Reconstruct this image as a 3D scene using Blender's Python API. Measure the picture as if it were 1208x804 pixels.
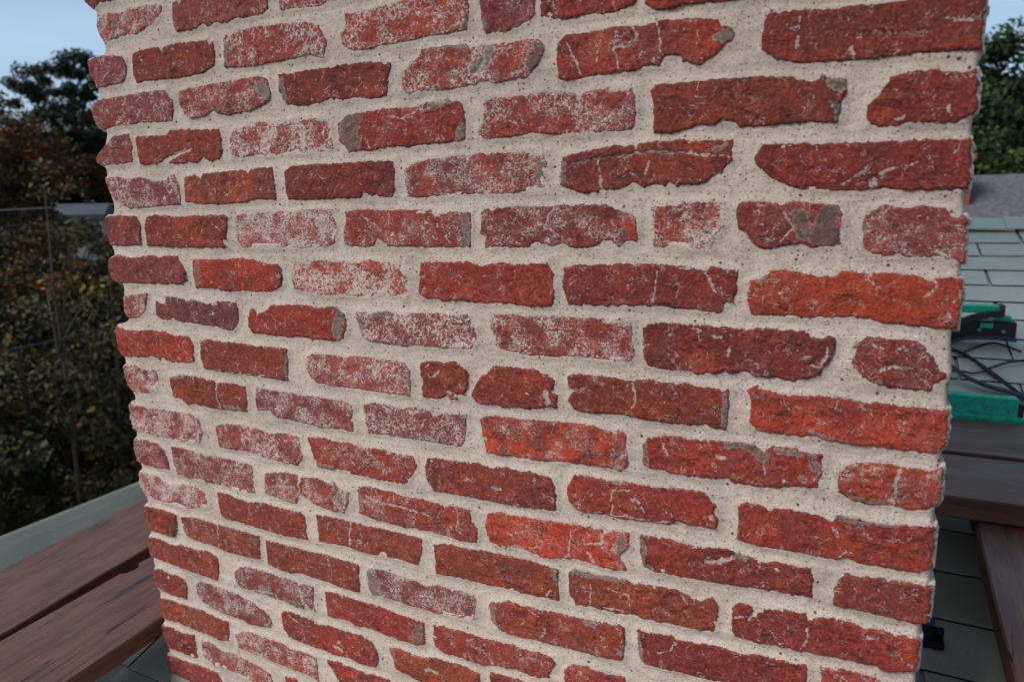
import bpy, math, random
import numpy as np
from mathutils import Matrix, Vector

for o in list(bpy.data.objects):
    bpy.data.objects.remove(o)
scene = bpy.context.scene

# ------------------------------------------------------------------ camera
PITCH, YAW, ROLL = 0.1933, -0.4575, 0.0212
CAM = np.array([1.2538, -0.8202, 1.6714])
def _rot(a):
    cx, sx, cy, sy, cz, sz = (f(v) for v in a for f in (math.cos, math.sin))
    Rx = np.array([[1, 0, 0], [0, cx, -sx], [0, sx, cx]])
    Ry = np.array([[cy, 0, sy], [0, 1, 0], [-sy, 0, cy]])
    Rz = np.array([[cz, -sz, 0], [sz, cz, 0], [0, 0, 1]])
    return Rz @ Rx @ Ry
_M = _rot((PITCH, YAW, ROLL))
_ax = [(r[0], -r[2], r[1]) for r in _M]
cam_data = bpy.data.cameras.new('camera')
cam = bpy.data.objects.new('camera', cam_data)
scene.collection.objects.link(cam)
mw = Matrix.Identity(4)
for c in range(3):
    for r in range(3):
        mw[r][c] = _ax[c][r]
for r in range(3):
    mw[r][3] = CAM[r]
cam.matrix_world = mw
cam_data.sensor_width = 36.0
cam_data.lens = 793.97 / 1208 * 36.0
cam_data.clip_start = 0.05
cam_data.clip_end = 2000
cam_data.dof.use_dof = True
cam_data.dof.focus_distance = 1.05
cam_data.dof.aperture_fstop = 4.8
scene.camera = cam

# ------------------------------------------------------------------ world and sun
SUN_DIR = Vector((-0.45, -0.62, 0.78)).normalized()      # towards the sun
SUN_EL = math.asin(SUN_DIR.z)
SUN_AZ = math.atan2(SUN_DIR.x, SUN_DIR.y)
world = bpy.data.worlds.new('World')
scene.world = world
world.use_nodes = True
wn = world.node_tree
wn.nodes.clear()
w_out = wn.nodes.new('ShaderNodeOutputWorld')
w_bg = wn.nodes.new('ShaderNodeBackground')
w_sky = wn.nodes.new('ShaderNodeTexSky')
w_sky.sky_type = 'NISHITA'
w_sky.sun_disc = False
w_sky.sun_elevation = SUN_EL
w_sky.sun_rotation = SUN_AZ
w_sky.air_density = 1.0
w_sky.dust_density = 2.0
w_bg.inputs['Strength'].default_value = 0.068
# thin high cloud veil mixed evenly over the whole sky
w_tc = wn.nodes.new('ShaderNodeTexCoord')
w_map = wn.nodes.new('ShaderNodeMapping')
w_map.inputs['Scale'].default_value = (1.5, 1.5, 7.0)
w_noise = wn.nodes.new('ShaderNodeTexNoise')
w_noise.inputs['Scale'].default_value = 2.2
w_noise.inputs['Detail'].default_value = 6.0
w_ramp = wn.nodes.new('ShaderNodeValToRGB')
w_ramp.color_ramp.elements[0].position = 0.35
w_ramp.color_ramp.elements[0].color = (0.45, 0.45, 0.45, 1)
w_ramp.color_ramp.elements[1].position = 0.72
w_ramp.color_ramp.elements[1].color = (0.75, 0.75, 0.75, 1)
w_mix = wn.nodes.new('ShaderNodeMix')
w_mix.data_type = 'RGBA'
wn.links.new(w_tc.outputs['Generated'], w_map.inputs['Vector'])
wn.links.new(w_map.outputs['Vector'], w_noise.inputs['Vector'])
wn.links.new(w_noise.outputs['Fac'], w_ramp.inputs['Fac'])
wn.links.new(w_ramp.outputs['Color'], w_mix.inputs['Factor'])
wn.links.new(w_sky.outputs['Color'], w_mix.inputs['A'])
w_mix.inputs['B'].default_value = (4.0, 5.6, 7.3, 1)
wn.links.new(w_mix.outputs['Result'], w_bg.inputs['Color'])
wn.links.new(w_bg.outputs['Background'], w_out.inputs['Surface'])

sun_data = bpy.data.lights.new('sun', 'SUN')
sun_data.energy = 2.5
sun_data.angle = math.radians(28)
sun_data.color = (1.0, 0.95, 0.89)
sun = bpy.data.objects.new('sun', sun_data)
sun.rotation_euler = SUN_DIR.to_track_quat('Z', 'Y').to_euler()
scene.collection.objects.link(sun)

scene.view_settings.view_transform = 'Standard'
scene.view_settings.look = 'None'
scene.view_settings.exposure = 0.88
scene.view_settings.gamma = 1.0
scene.view_settings.use_curve_mapping = False
scene.render.engine = 'CYCLES'
scene.render.resolution_x = 1024
scene.render.resolution_y = 681
BRICKS = """
-1 m 0.2 258,20862 1203,20862 1122,20349 897,20348 671,20363 513,20307 381,20369 279,20442
0 o 0.6 588,20118 803,20175 1133,20131 1415,20159 1846,20165 2104,20145 2226,20102 2180,19989 1893,19848 1554,19758 1144,19775 822,19728 695,19674 607,19806 544,19917 526,20023
0 m 0.2 2496,20106 2609,20122 2647,20053 2739,20204 4572,20204 4546,19744 4400,19675 4182,19675 3873,19701 3683,19649 3458,19694 3217,19663 3130,19721 2926,19652 2679,19651 2506,19666 2470,19838
0 p 0.5 4790,20250 6850,20230 6860,19670 6300,19650 5630,19679 5507,19626 5152,19666 4908,19680 4764,19691
1 m 0.25 151,19489 485,19513 942,19483 1129,19428 1186,19291 1114,19074 1016,19013 670,19011 309,18983 254,19140 159,19256
1 b 0.1 1386,19458 1556,19489 2036,19484 2102,19411 2193,19483 2601,19484 3186,19462 3231,19378 3324,19430 3334,19176 3294,19069 3013,18970 2257,18963 1624,18990 1401,18970 1334,19138
1 r 0.45 3576,19446 3637,19485 3671,19404 3801,19511 4293,19516 4593,19502 4928,19488 5252,19460 5484,19387 5618,19142 5539,18935 5286,19006 5039,18990 4660,18986 4313,18978 4134,18966 3774,18981 3524,19020
1 o 0.45 5979,19477 6164,19461 6422,19472 6674,19491 6739,19415 6781,19503 6954,19505 6990,19513 7966,19513 7975,19221 7936,19009 7793,19014 7598,18999 7400,19005 7129,18990 6604,18998 6346,18958 6086,18968 5905,19065 5881,19224 5980,19268
1 m 0.25 8136,19485 8932,19485 8929,19068 8798,18999 8562,18930 8229,18934 8176,18992 8161,19196
1 r 0.12 8990,19506 10208,19506 10197,19045 10110,18978 9932,18951 9591,18979 9334,18954 9183,18997 8986,19036
1 r 0.08 10306,19440 12340,19400 12350,18850 11600,18880 10791,18917 10578,18909 10433,18915 10359,18955 10309,18995
2 m 0.3 137,18752 449,18806 858,18799 1088,18807 1592,18821 2098,18800 2159,18703 2251,18627 2223,18409 2167,18294 1876,18305 1498,18325 1160,18313 986,18297 878,18333 579,18300 276,18284 147,18385 89,18536 91,18683
2 o 0.4 2401,18749 2786,18780 3180,18792 3563,18804 3933,18809 4290,18796 4395,18755 4457,18548 4446,18456 4328,18389 4003,18304 3491,18296 3256,18330 3168,18386 2959,18303 2633,18304 2494,18388 2395,18565
2 d 0.12 4638,18792 4975,18788 5305,18799 5647,18787 5805,18805 6035,18809 6371,18796 6657,18735 6711,18737 6663,18548 6628,18312 6445,18300 6072,18332 5840,18323 5608,18363 5379,18317 5008,18317 4800,18340 4700,18404 4629,18533
2 r 0.45 7224,18858 7526,18863 7914,18844 7975,18798 8163,18802 8438,18782 8707,18788 8939,18785 9024,18701 9023,18615 8920,18452 8786,18340 8638,18342 8334,18319 8180,18360 8086,18369 8053,18320 7926,18332 7632,18305 7229,18323 6985,18309 6884,18387 6897,18594 7078,18698 7203,18793
2 r 0.18 9208,18692 9333,18786 9565,18769 9933,18794 10188,18773 10387,18777 10533,18789 10725,18771 10912,18762 11120,18719 11168,18648 11258,18625 11302,18544 11287,18480 11220,18467 11155,18386 11065,18329 10974,18283 10905,18268 10809,18312 10750,18307 10735,18388 10615,18413 10518,18401 10495,18311 10296,18321 10246,18291 10068,18286 9753,18281 9483,18267 9289,18266 9219,18298 9206,18496
2 b 0.05 11608,18623 11646,18713 11846,18707 12194,18680 12564,18669 12938,18646 12962,18673 13595,18673 13605,18393 13596,18309 13611,18118 13406,18141 13177,18147 12903,18148 12602,18141 12286,18160 11937,18185 11722,18258 11610,18345 11603,18496
3 m 0.3 17,17796 269,17970 607,18152 1016,18162 1069,17997 1023,17673 622,17655 201,17655 31,17720
3 b 0.1 1203,18097 1454,18088 1997,18081 2088,18145 2478,18136 2879,18109 3270,18092 3295,17932 3268,17650 2998,17586 2836,17672 2698,17600 2180,17600 1915,17613 2555,17823 1986,17715 1641,17608 1225,17627 1196,17917
3 p 0.65 3490,17953 3600,18060 3976,18099 4164,18149 4554,18074 4732,18118 5070,18114 5400,18120 5580,18062 5591,17971 5584,17669 5435,17632 5019,17623 4678,17642 4234,17623 4057,17659 3726,17610 3496,17655 3462,17822
3 r 0.2 5732,17991 5860,18100 6245,18129 6580,18146 6832,18126 7079,18120 7219,18150 7625,18171 7788,18130 7849,18031 7877,17921 7867,17650 7734,17625 7397,17623 7013,17603 6871,17611 6507,17617 6318,17592 6051,17598 5874,17578 5824,17686 5711,17753
3 r 0.4 8155,18086 8298,18140 8543,18132 8782,18124 9017,18141 9217,18124 9440,18104 9482,18075 9727,18114 9965,18124 10134,18108 10200,18012 10216,17795 10205,17676 10154,17619 9944,17616 9674,17618 9426,17630 9227,17622 9112,17637 8834,17669 8684,17652 8469,17626 8188,17625 8063,17692 8082,17799 8162,17820
3 b 0.04 10389,18042 10450,18095 10743,18091 10981,18091 11166,18089 11392,18085 11635,18072 11914,18051 11989,18005 12156,17967 12214,18025 12337,17988 12453,17981 12463,17834 12422,17753 12409,17648 12386,17548 12284,17551 12077,17566 11822,17562 11604,17559 11470,17564 11415,17556 11344,17618 11205,17656 11114,17600 10949,17623 10806,17575 10636,17546 10436,17559 10421,17684 10430,17850
3 d 0.1 12673,17544 12672,17690 12744,17767 12814,17843 12863,17951 12991,17978 13155,17982 13280,17979 13354,17942 13477,17939 13579,17948 13602,17849 13615,17653 13608,17545 13551,17510 13431,17468 13288,17468 13066,17495 12937,17473 12784,17477 12705,17499
4 m 0.45 214,17434 577,17439 862,17391 1213,17415 1587,17310 1866,17336 1932,17405 2068,17417 2168,17218 2154,16915 1843,16896 1510,16892 1225,16880 786,16858 626,16948 324,17089 243,17281
4 w 0.1 2326,17371 2615,17395 2708,17339 2770,17406 3269,17420 3748,17426 3811,17364 3890,17433 4346,17439 4377,17243 4377,16943 3967,16953 3680,16916 3193,16893 2691,16904 2284,16959 2299,17214
4 d 0.12 4603,17364 4742,17437 5085,17444 5763,17437 6230,17439 6678,17423 6682,17218 6671,17041 6625,16908 6382,16929 6348,16975 6268,16932 6120,17012 6055,16923 5719,16931 5367,16918 4945,16919 4643,16936 4592,17074
4 r 0.45 6852,17298 7036,17377 7284,17422 7592,17435 7924,17432 8054,17452 8371,17443 8679,17438 9037,17426 9050,17282 9018,17126 9046,16939 8971,16928 8761,16948 8514,16914 8101,16926 7772,16927 7431,16916 7007,16889 6901,16916 6857,17093
4 b 0.06 9268,17349 9396,17381 9702,17415 9945,17444 10182,17430 10235,17398 10247,17458 10513,17467 10954,17452 11329,17429 11340,17267 11339,17197 11249,17108 11241,17015 11181,17064 11065,16974 10946,16954 10725,16949 10624,17001 10575,16947 10422,16972 10320,16938 10188,17005 10057,16934 9841,16915 9800,16955 9745,16897 9480,16895 9366,16969 9237,16999 9253,17221
4 d 0.06 11585,17231 11636,17319 11668,17352 11961,17346 12379,17332 12873,17313 13247,17307 13596,17290 13616,17128 13619,16944 13614,16805 13288,16815 13006,16824 12888,16855 12713,16833 12410,16842 12201,16862 12074,16859 11920,16921 11785,16982 11670,17079 11600,17139
5 b 0.1 63,16728 435,16750 936,16727 1025,16583 994,16210 565,16200 105,16198 54,16395 13,16553
5 b 0.1 1222,16712 1482,16734 2134,16699 2662,16717 3168,16720 3247,16684 3185,16318 3060,16317 3180,16183 2577,16173 2045,16170 1663,16186 1157,16211 1155,16506
5 p 0.7 3432,16681 3610,16747 4081,16756 4578,16748 4930,16774 5460,16771 5495,16701 5554,16541 5497,16270 5383,16215 4955,16186 4514,16184 4057,16181 3534,16178 3406,16318 3386,16526
5 r 0.3 5741,16728 5982,16749 6331,16748 6817,16734 7282,16725 7453,16655 7593,16711 7695,16689 7912,16685 7912,16405 7894,16209 7536,16207 7113,16205 6672,16211 6485,16226 6321,16349 6234,16209 5938,16208 5699,16238 5679,16382 5748,16571
5 d 0.35 8077,16702 8160,16748 8239,16685 8352,16745 8665,16747 8969,16727 9147,16737 9337,16751 9842,16748 9952,16682 10140,16640 10234,16575 10254,16448 10252,16281 10118,16306 10011,16215 9955,16267 9914,16319 9790,16306 9678,16213 9392,16211 9276,16265 9098,16237 8871,16278 8778,16208 8338,16211 8126,16210 8131,16347 8057,16405
5 o 0.6 10415,16698 10580,16732 10731,16717 10830,16751 11073,16753 11287,16741 11287,16609 11286,16465 11205,16393 11161,16295 11140,16209 10944,16208 10845,16225 10745,16214 10541,16218 10462,16243 10471,16446 10442,16598
5 r 0.2 11393,16655 11459,16737 11641,16740 11821,16717 11866,16693 11930,16726 12125,16721 12295,16702 12462,16680 12509,16590 12498,16433 12510,16263 12365,16247 12217,16232 12107,16269 11890,16237 11802,16213 11666,16224 11582,16296 11520,16392 11437,16440 11416,16560
5 m 0.3 12714,16543 12787,16630 12903,16660 13077,16646 13244,16674 13358,16640 13479,16617 13494,16554 13630,16541 13639,16341 13647,16097 13550,16117 13437,16148 13213,16135 13058,16155 12862,16153 12717,16208 12725,16387 12690,16454
6 m 0.1 7,15939 285,16022 639,15967 1296,16033 1457,15977 1577,16017 1911,16020 2086,15762 2085,15593 1937,15525 1374,15517 787,15500 178,15502 -26,15577 -50,15758
6 o 0.1 2305,15951 2546,15973 3058,15962 3412,16002 3840,15955 4116,15907 4303,15928 4362,15843 4353,15568 4111,15473 3776,15451 3487,15470 3134,15430 2680,15481 2308,15469 2279,15692
6 o 0.65 4581,15983 4931,15954 5109,16006 5638,16013 5919,15969 6161,16020 6429,15977 6657,15965 6762,15858 6837,15736 6730,15640 6827,15580 6736,15436 6627,15511 6510,15475 6401,15566 6076,15433 5754,15447 5421,15434 5080,15449 4883,15482 4575,15523 4555,15745
6 r 0.14 7064,15986 7527,15993 7836,16013 8068,15944 8332,16006 8555,15975 8805,15999 9050,16011 9123,15879 9136,15629 9119,15425 8796,15431 8479,15455 8085,15439 7780,15447 7502,15451 7109,15466 7003,15540 7036,15803
6 d 0.14 9288,15938 9420,15995 9678,15994 9958,16004 10229,16003 10493,16013 10801,16005 11001,15971 11101,15935 11147,16004 11244,15995 11448,15955 11449,15758 11416,15570 11332,15579 11264,15455 11017,15476 10660,15499 10398,15493 10100,15496 9680,15478 9345,15483 9286,15662 9258,15799
6 o 0.14 11572,15737 11591,15836 11705,15875 11814,15963 12015,15967 12147,15951 12300,15914 12470,15911 12529,15973 12715,15958 12994,15969 13267,15937 13366,15885 13420,15919 13650,15918 13666,15741 13650,15578 13651,15401 13426,15399 13232,15418 12995,15428 12830,15470 12623,15483 12413,15460 12198,15449 11975,15462 11748,15451 11632,15445 11607,15491 11573,15614
7 p 0.5 304,15251 628,15283 994,15327 929,15135 872,14994 633,14841 353,14819 254,14944
7 v 0.15 1173,15185 1424,15137 1481,15294 1677,15282 1950,15254 1996,15199 2170,15263 2533,15184 2856,15253 3262,15251 3295,15125 3265,14904 3117,14747 2939,14755 2685,14797 2260,14811 1770,14842 1315,14845 1152,14908
7 r 0.12 3535,15064 3625,15194 3729,15055 3981,15157 4037,15230 4504,15257 4863,15266 5078,15224 5383,15271 5604,15165 5629,14965 5529,14774 5375,14719 4896,14715 4584,14747 4351,14715 3882,14739 3591,14739 3491,14843
7 m 0.55 5808,15208 6098,15189 6418,15253 6645,15199 6912,15244 7279,15253 7563,15236 7807,15257 7872,15139 7953,15038 7931,14899 7858,14762 7613,14754 7253,14744 6959,14755 6692,14720 6343,14744 6025,14756 5909,14832 5841,15011
7 r 0.45 8180,15275 8572,15295 8887,15296 9163,15310 9417,15308 9708,15315 9879,15290 10019,15312 10198,15294 10215,15064 10253,14875 10192,14774 10080,14765 9854,14761 9564,14780 9265,14766 9189,14752 8816,14743 8495,14773 8299,14803 8237,14965 8175,15111
7 d 0.15 10349,15208 10401,15270 10665,15293 10922,15294 11172,15282 11415,15283 11535,15290 11572,15242 11699,15300 11883,15303 12123,15287 12207,15292 12276,15224 12365,15205 12427,15245 12523,15240 12521,15119 12487,14971 12427,14893 12390,14791 12238,14740 12118,14697 11899,14722 11689,14715 11581,14771 11438,14727 11339,14750 11291,14714 11142,14719 11042,14684 10913,14712 10810,14717 10519,14719 10411,14737 10355,14856
7 d 0.22 12689,15131 12825,15259 13047,15262 13304,15255 13389,15158 13475,15050 13539,14964 13609,14924 13586,14865 13495,14810 13483,14728 13328,14712 13089,14712 12965,14736 12859,14786 12748,14872 12690,14964
8 o 0.12 -60,14640 183,14591 616,14597 864,14632 1333,14620 1609,14558 1977,14581 2063,14431 2040,14116 1807,14057 1580,14059 1291,14055 1189,14140 1116,14062 889,14125 640,14086 11,14058 -92,14177 -100,14386
8 b 0.14 2269,14523 2542,14553 2854,14524 3365,14533 3757,14512 4094,14518 4336,14499 4305,14099 4304,13961 4029,13964 3543,13987 3089,13992 2670,13985 2296,14000 2244,14191
8 p 0.5 4705,14385 4871,14468 5224,14477 5419,14475 5544,14451 5674,14495 6086,14493 6444,14488 6696,14476 6784,14352 6760,13947 6447,13948 6128,13963 5757,13970 5461,13975 5199,13960 4913,13993 4765,14087 4709,14207
8 b 0.07 6960,14449 7095,14524 7352,14529 7569,14547 7742,14467 7791,14378 7786,14251 7726,14071 7585,14104 7598,13977 7472,13980 7421,14055 7326,13981 6990,13961 6977,14075 7022,14211 6971,14304
8 b 0.06 7909,14263 8017,14398 8086,14420 8208,14538 8458,14553 8653,14545 8876,14550 9032,14490 9140,14426 9108,14319 9092,14258 9169,14206 9158,14041 9027,14041 8900,14012 8739,13963 8543,13987 8343,13965 8243,14000 8002,13958 7899,13978 7832,14082
8 b 0.06 9318,14486 9415,14538 9711,14544 9970,14545 10139,14505 10181,14537 10223,14513 10305,14554 10496,14552 10683,14534 10892,14549 11047,14524 11298,14535 11325,14485 11410,14520 11418,14309 11392,14017 11191,14026 11164,14064 10959,14024 10695,14019 10369,14022 10229,14048 10003,14050 9712,14030 9564,14027 9504,14020 9413,14054 9338,14164 9384,14272 9474,14325 9339,14356
8 o 0.16 11625,14541 11694,14595 11790,14558 11955,14523 12094,14512 12294,14546 12470,14556 12643,14557 12793,14524 12960,14525 13205,14521 13423,14510 13655,14513 13667,14327 13659,14136 13600,14032 13523,14016 13423,14031 13244,14018 13058,14033 12807,14018 12634,14032 12502,14039 12389,14075 12256,14045 12050,14043 11863,14032 11742,14069 11666,14152 11682,14338
9 p 0.5 -32,13842 296,13904 681,13819 812,13872 954,13823 988,13681 934,13552 749,13366 439,13355 187,13350 51,13465 -16,13673
9 b 0.06 1322,13733 1597,13819 1938,13830 2266,13800 2483,13801 2580,13732 2694,13782 2957,13787 3288,13762 3285,13551 3260,13286 2992,13286 2727,13275 2565,13268 2401,13258 2187,13294 1910,13303 1735,13272 1524,13384 1376,13369 1326,13590
9 m 0.45 3540,13768 3860,13762 4148,13754 4524,13756 4798,13748 5154,13732 5417,13742 5626,13677 5609,13481 5632,13235 5330,13250 4972,13222 4655,13238 4283,13266 3949,13282 3766,13394 3512,13346 3490,13573
9 m 0.45 5841,13719 6073,13779 6355,13758 6552,13730 6711,13775 6942,13791 7092,13758 7163,13684 7389,13760 7607,13753 7733,13784 7722,13507 7652,13275 7403,13267 7142,13271 6797,13268 6483,13277 6159,13269 5910,13254 5864,13477
9 s 0.28 7960,13730 8066,13807 8440,13814 8769,13822 9088,13837 9321,13850 9564,13850 9683,13850 9801,13807 10091,13815 10134,13763 10136,13588 10165,13548 10167,13467 10154,13347 10068,13260 9981,13290 9715,13294 9472,13287 9224,13280 8938,13237 8527,13239 8290,13220 8049,13256 8003,13469
9 r 0.13 10369,13685 10429,13779 10619,13833 10833,13847 10965,13837 11171,13851 11349,13848 11473,13865 11717,13872 11841,13796 11908,13872 12201,13887 12289,13860 12469,13860 12482,13655 12450,13446 12314,13430 12107,13403 12015,13353 11751,13362 11505,13335 11468,13371 11441,13422 11291,13362 11084,13350 10953,13343 10711,13362 10492,13370 10379,13411
9 o 0.28 12649,13630 12699,13715 12823,13798 12989,13836 13155,13848 13248,13838 13283,13781 13299,13829 13461,13822 13579,13828 13654,13864 13668,13697 13659,13462 13578,13373 13459,13351 13359,13332 13192,13364 13109,13349 12984,13326 12809,13359 12675,13414
10 p 0.55 5,13072 320,13064 755,13070 1238,13084 1761,13082 1975,13005 2050,12769 1956,12529 1552,12515 1141,12523 655,12522 218,12530 38,12595 -16,12808
10 p 0.5 2408,12937 2743,13019 3165,13032 3518,12999 3712,12947 4112,13018 4418,12983 4442,12740 4483,12678 4342,12466 4004,12472 3609,12491 3261,12558 2784,12530 2462,12545 2425,12845
10 r 0.28 4633,13000 4958,13044 5312,13019 5702,13018 5785,13001 6140,13009 6504,12991 6781,12980 6801,12793 6682,12634 6573,12493 6309,12485 5936,12495 5552,12506 5336,12545 5066,12521 4769,12513 4698,12728
10 b 0.1 7033,13000 7280,13020 7613,13020 7901,13047 8111,13014 8388,13057 8589,13025 8756,13051 9079,13009 9126,12875 9145,12524 8912,12518 8578,12489 8340,12495 8025,12487 7664,12491 7368,12490 7102,12478 6994,12616 6968,12853
10 r 0.1 9410,13109 9655,13118 9864,13107 10156,13125 10384,13119 10552,13118 10770,13155 10985,13149 11169,13152 11251,13039 11316,13008 11268,12928 11349,12829 11315,12702 11131,12700 10945,12693 10836,12715 10729,12626 10449,12640 10163,12599 9867,12619 9564,12593 9440,12617 9331,12722 9300,12873
10 r 0.1 11579,13055 11663,13113 11835,13116 11935,13052 12004,13106 12216,13119 12447,13108 12562,13077 12632,13037 12670,13137 12868,13136 13084,13126 13313,13133 13514,13173 13644,13174 13653,12949 13655,12694 13540,12610 13355,12599 13122,12597 12928,12593 12814,12635 12706,12583 12547,12589 12363,12589 12127,12579 11934,12579 11737,12580 11585,12605 11590,12790
11 m 0.3 28,12359 319,12376 750,12348 910,12219 1002,11877 660,11854 280,11840 34,11891 -17,12130
11 m 0.4 1116,12356 1473,12364 1931,12346 2376,12328 2810,12331 3226,12294 3239,11994 3260,11754 2888,11730 2514,11769 2125,11767 1665,11754 1201,11808 1120,12034
11 o 0.45 3546,12184 3782,12261 4081,12289 4323,12289 4326,12096 4391,12262 4748,12301 5017,12232 5114,12304 5237,12175 5437,12172 5395,11940 5291,11761 4974,11766 4698,11793 4517,11876 4333,11941 4240,11748 3921,11750 3501,11816
11 r 0.3 5621,12296 5839,12333 6257,12314 6580,12281 6898,12285 7245,12278 7281,12232 7397,12288 7729,12281 7759,12099 7865,12000 7838,11763 7561,11747 7259,11772 6989,11788 6711,11786 6467,11755 6137,11782 5841,11798 5629,11851
11 s 0.22 8036,12288 8231,12342 8575,12341 8843,12343 9073,12356 9439,12380 9687,12382 9809,12375 9839,12319 9959,12390 10194,12407 10197,12208 10081,12042 10187,11863 9993,11818 9781,11816 9564,11863 9342,11846 9083,11788 8918,11761 8667,11829 8427,11828 8216,11782 8058,11851 7993,12043
11 d 0.1 10354,12409 10566,12423 10789,12424 11007,12396 11220,12413 11479,12454 11582,12419 11684,12412 11810,12383 11935,12355 12054,12410 12284,12392 12443,12414 12475,12255 12477,12032 12301,12016 12084,12013 11887,12013 11677,11977 11420,11973 11129,11947 10801,11930 10548,11931 10390,11972 10357,12181
11 b 0.06 12716,12001 12711,12213 12762,12363 12817,12435 12972,12417 13052,12463 13185,12464 13236,12435 13428,12471 13674,12461 13678,12221 13665,12004 13563,11986 13418,11988 13170,11994 12949,12009
12 p 0.7 18,11641 311,11666 623,11649 786,11521 1097,11551 1290,11627 1703,11632 1923,11562 2007,11363 1960,11247 1632,11186 1261,11095 841,11129 404,11140 119,11158 -3,11365
12 b 0.13 2268,11601 2549,11629 2760,11583 3023,11547 3399,11615 3704,11610 3902,11586 4297,11601 4409,11523 4409,11285 4429,11109 4094,11080 3640,11068 3228,11088 2804,11109 2310,11119 2284,11328
12 b 0.12 4658,11630 4963,11649 5369,11632 5592,11656 5721,11625 6049,11653 6458,11626 6842,11632 6830,11412 6755,11146 6429,11157 6051,11159 5660,11138 5373,11164 5101,11152 4679,11122 4680,11379
12 w 0.05 7056,11569 7291,11626 7630,11621 7998,11666 8354,11659 8732,11676 9164,11625 9176,11135 9011,11144 8829,11124 8565,11124 8295,11137 7962,11110 7620,11123 7296,11087 7079,11078
12 w 0.08 9330,11608 9368,11675 9575,11690 9790,11691 9978,11711 10185,11712 10277,11661 10321,11696 10588,11713 10848,11730 10997,11697 11104,11642 11188,11628 11227,11696 11308,11729 11381,11667 11390,11436 11335,11257 11201,11231 10947,11220 10643,11197 10374,11197 10283,11222 10053,11173 9672,11173 9428,11148 9391,11228 9334,11265
12 r 0.06 11563,11507 11576,11694 11623,11747 11771,11745 11822,11690 11795,11626 11738,11588 11752,11512 11836,11592 11945,11734 12188,11787 12410,11791 12459,11727 12555,11786 12731,11812 12905,11816 13079,11779 13212,11805 13331,11776 13477,11796 13615,11784 13614,11396 13496,11348 13384,11302 13234,11288 13212,11357 13112,11315 12868,11328 12584,11309 12365,11289 12120,11285 11792,11258 11613,11265 11570,11346
13 b 0.06 41,10914 497,10953 1019,10916 995,10596 903,10418 526,10409 143,10424 29,10680
13 b 0.2 1137,10894 1596,10960 2171,10941 2396,10943 2889,10936 3260,10928 3228,10457 2821,10431 2377,10419 1930,10477 1520,10479 1256,10513 1169,10721
13 b 0.15 3412,10884 3720,10879 3922,10881 4366,10875 4752,10899 5123,10882 5520,10875 5511,10362 5169,10357 4798,10387 4414,10397 4171,10422 3964,10353 3660,10366 3406,10413
13 m 0.45 5679,10778 5770,10865 6039,10892 6363,10866 6648,10847 6864,10799 7083,10881 7352,10863 7559,10887 7734,10888 7802,10795 7745,10417 7511,10424 7150,10384 6841,10375 6525,10380 6203,10400 6005,10409 5871,10405 5767,10364 5696,10558
13 r 0.16 8021,10769 8065,10830 8261,10886 8345,10940 8561,10909 8826,10912 9213,10936 9587,10946 9876,10974 10080,10992 10148,10973 10162,10751 10130,10473 9917,10434 9674,10426 9451,10426 9172,10423 9081,10410 8819,10401 8605,10394 8359,10379 8165,10408 8043,10554
13 d 0.12 10332,11012 10423,10988 10602,11014 10800,11046 10867,10992 11038,11017 11187,11012 11228,11048 11455,11055 11578,11032 11759,11039 11840,11087 12015,11081 12264,11088 12458,11114 12485,10975 12495,10559 11879,10559 11475,10559 11160,10530 10923,10529 10658,10509 10431,10502 10361,10607 10346,10804
13 r 0.3 12631,11129 12774,11144 12878,11188 13053,11187 13225,11177 13507,10633 13637,10633 13651,10633 13148,10633 12672,10633
14 b 0.1 44,10240 376,10285 866,10204 1003,10279 1544,10260 1788,10313 2067,10241 2093,10025 2004,9735 1583,9748 1163,9764 670,9790 224,9807 68,9843 36,10026
14 m 0.35 2476,9995 2625,10148 2804,10216 3097,10224 3343,10232 3620,10199 3898,10217 4052,10205 4121,10126 4167,10201 4469,10195 4436,9868 4467,9722 4348,9742 4241,9818 4172,9702 3996,9689 3687,9740 3325,9747 2995,9748 2612,9738 2496,9829
14 r 0.12 4727,10180 4949,10220 5163,10212 5443,10191 5787,10188 5990,10195 6253,10160 6512,10155 6796,10129 6807,9747 6645,9685 6484,9683 6287,9672 6023,9703 5685,9731 5368,9690 5230,9746 4977,9725 4758,9729 4738,9915
14 r 0.2 6977,10149 7101,10169 7344,10164 7642,10176 7931,10160 8075,10187 8327,10204 8573,10180 8816,10197 9052,10186 9104,10121 9077,10004 8997,9911 8996,9842 8863,9777 8674,9767 8428,9802 8119,9763 7829,9702 7505,9704 7171,9707 6988,9756 6979,9886 7060,9953 6969,9986
14 r 0.2 9246,10016 9374,10177 9550,10191 9821,10183 10157,10211 10527,9656 11059,9656 11340,9656 11340,9656 11070,9656 10161,9656 9270,9656
15 b 0.06 85,9506 327,9599 565,9545 812,9567 999,9539 1093,9382 1021,9093 728,9073 481,9066 188,9105 74,9169
15 m 0.45 1347,9498 1479,9601 1754,9597 2110,9580 2417,9570 2668,9513 2881,9517 3039,9439 3240,9390 3346,9250 3306,9086 3115,9050 2946,9037 2811,8983 2603,9030 2390,9060 2034,9052 1768,9088 1500,9144 1339,9300
15 r 0.13 3621,9458 3742,9540 4019,9547 4288,9538 4509,9469 4739,9532 4994,9507 5247,9514 5496,9538 5665,9477 5793,9343 5804,9111 5733,8994 5416,8976 5168,9013 4836,8978 4576,8999 4233,8997 3962,9018 3765,9029 3660,9167
15 w 0.06 6067,9470 6276,9501 6537,9487 6761,9479 6986,9562 7264,9558 7566,9563 7676,9524 7794,9532 7842,9008 7810,9008 7393,9008 6769,9008 6446,9061 6183,9087 6143,9245
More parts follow.
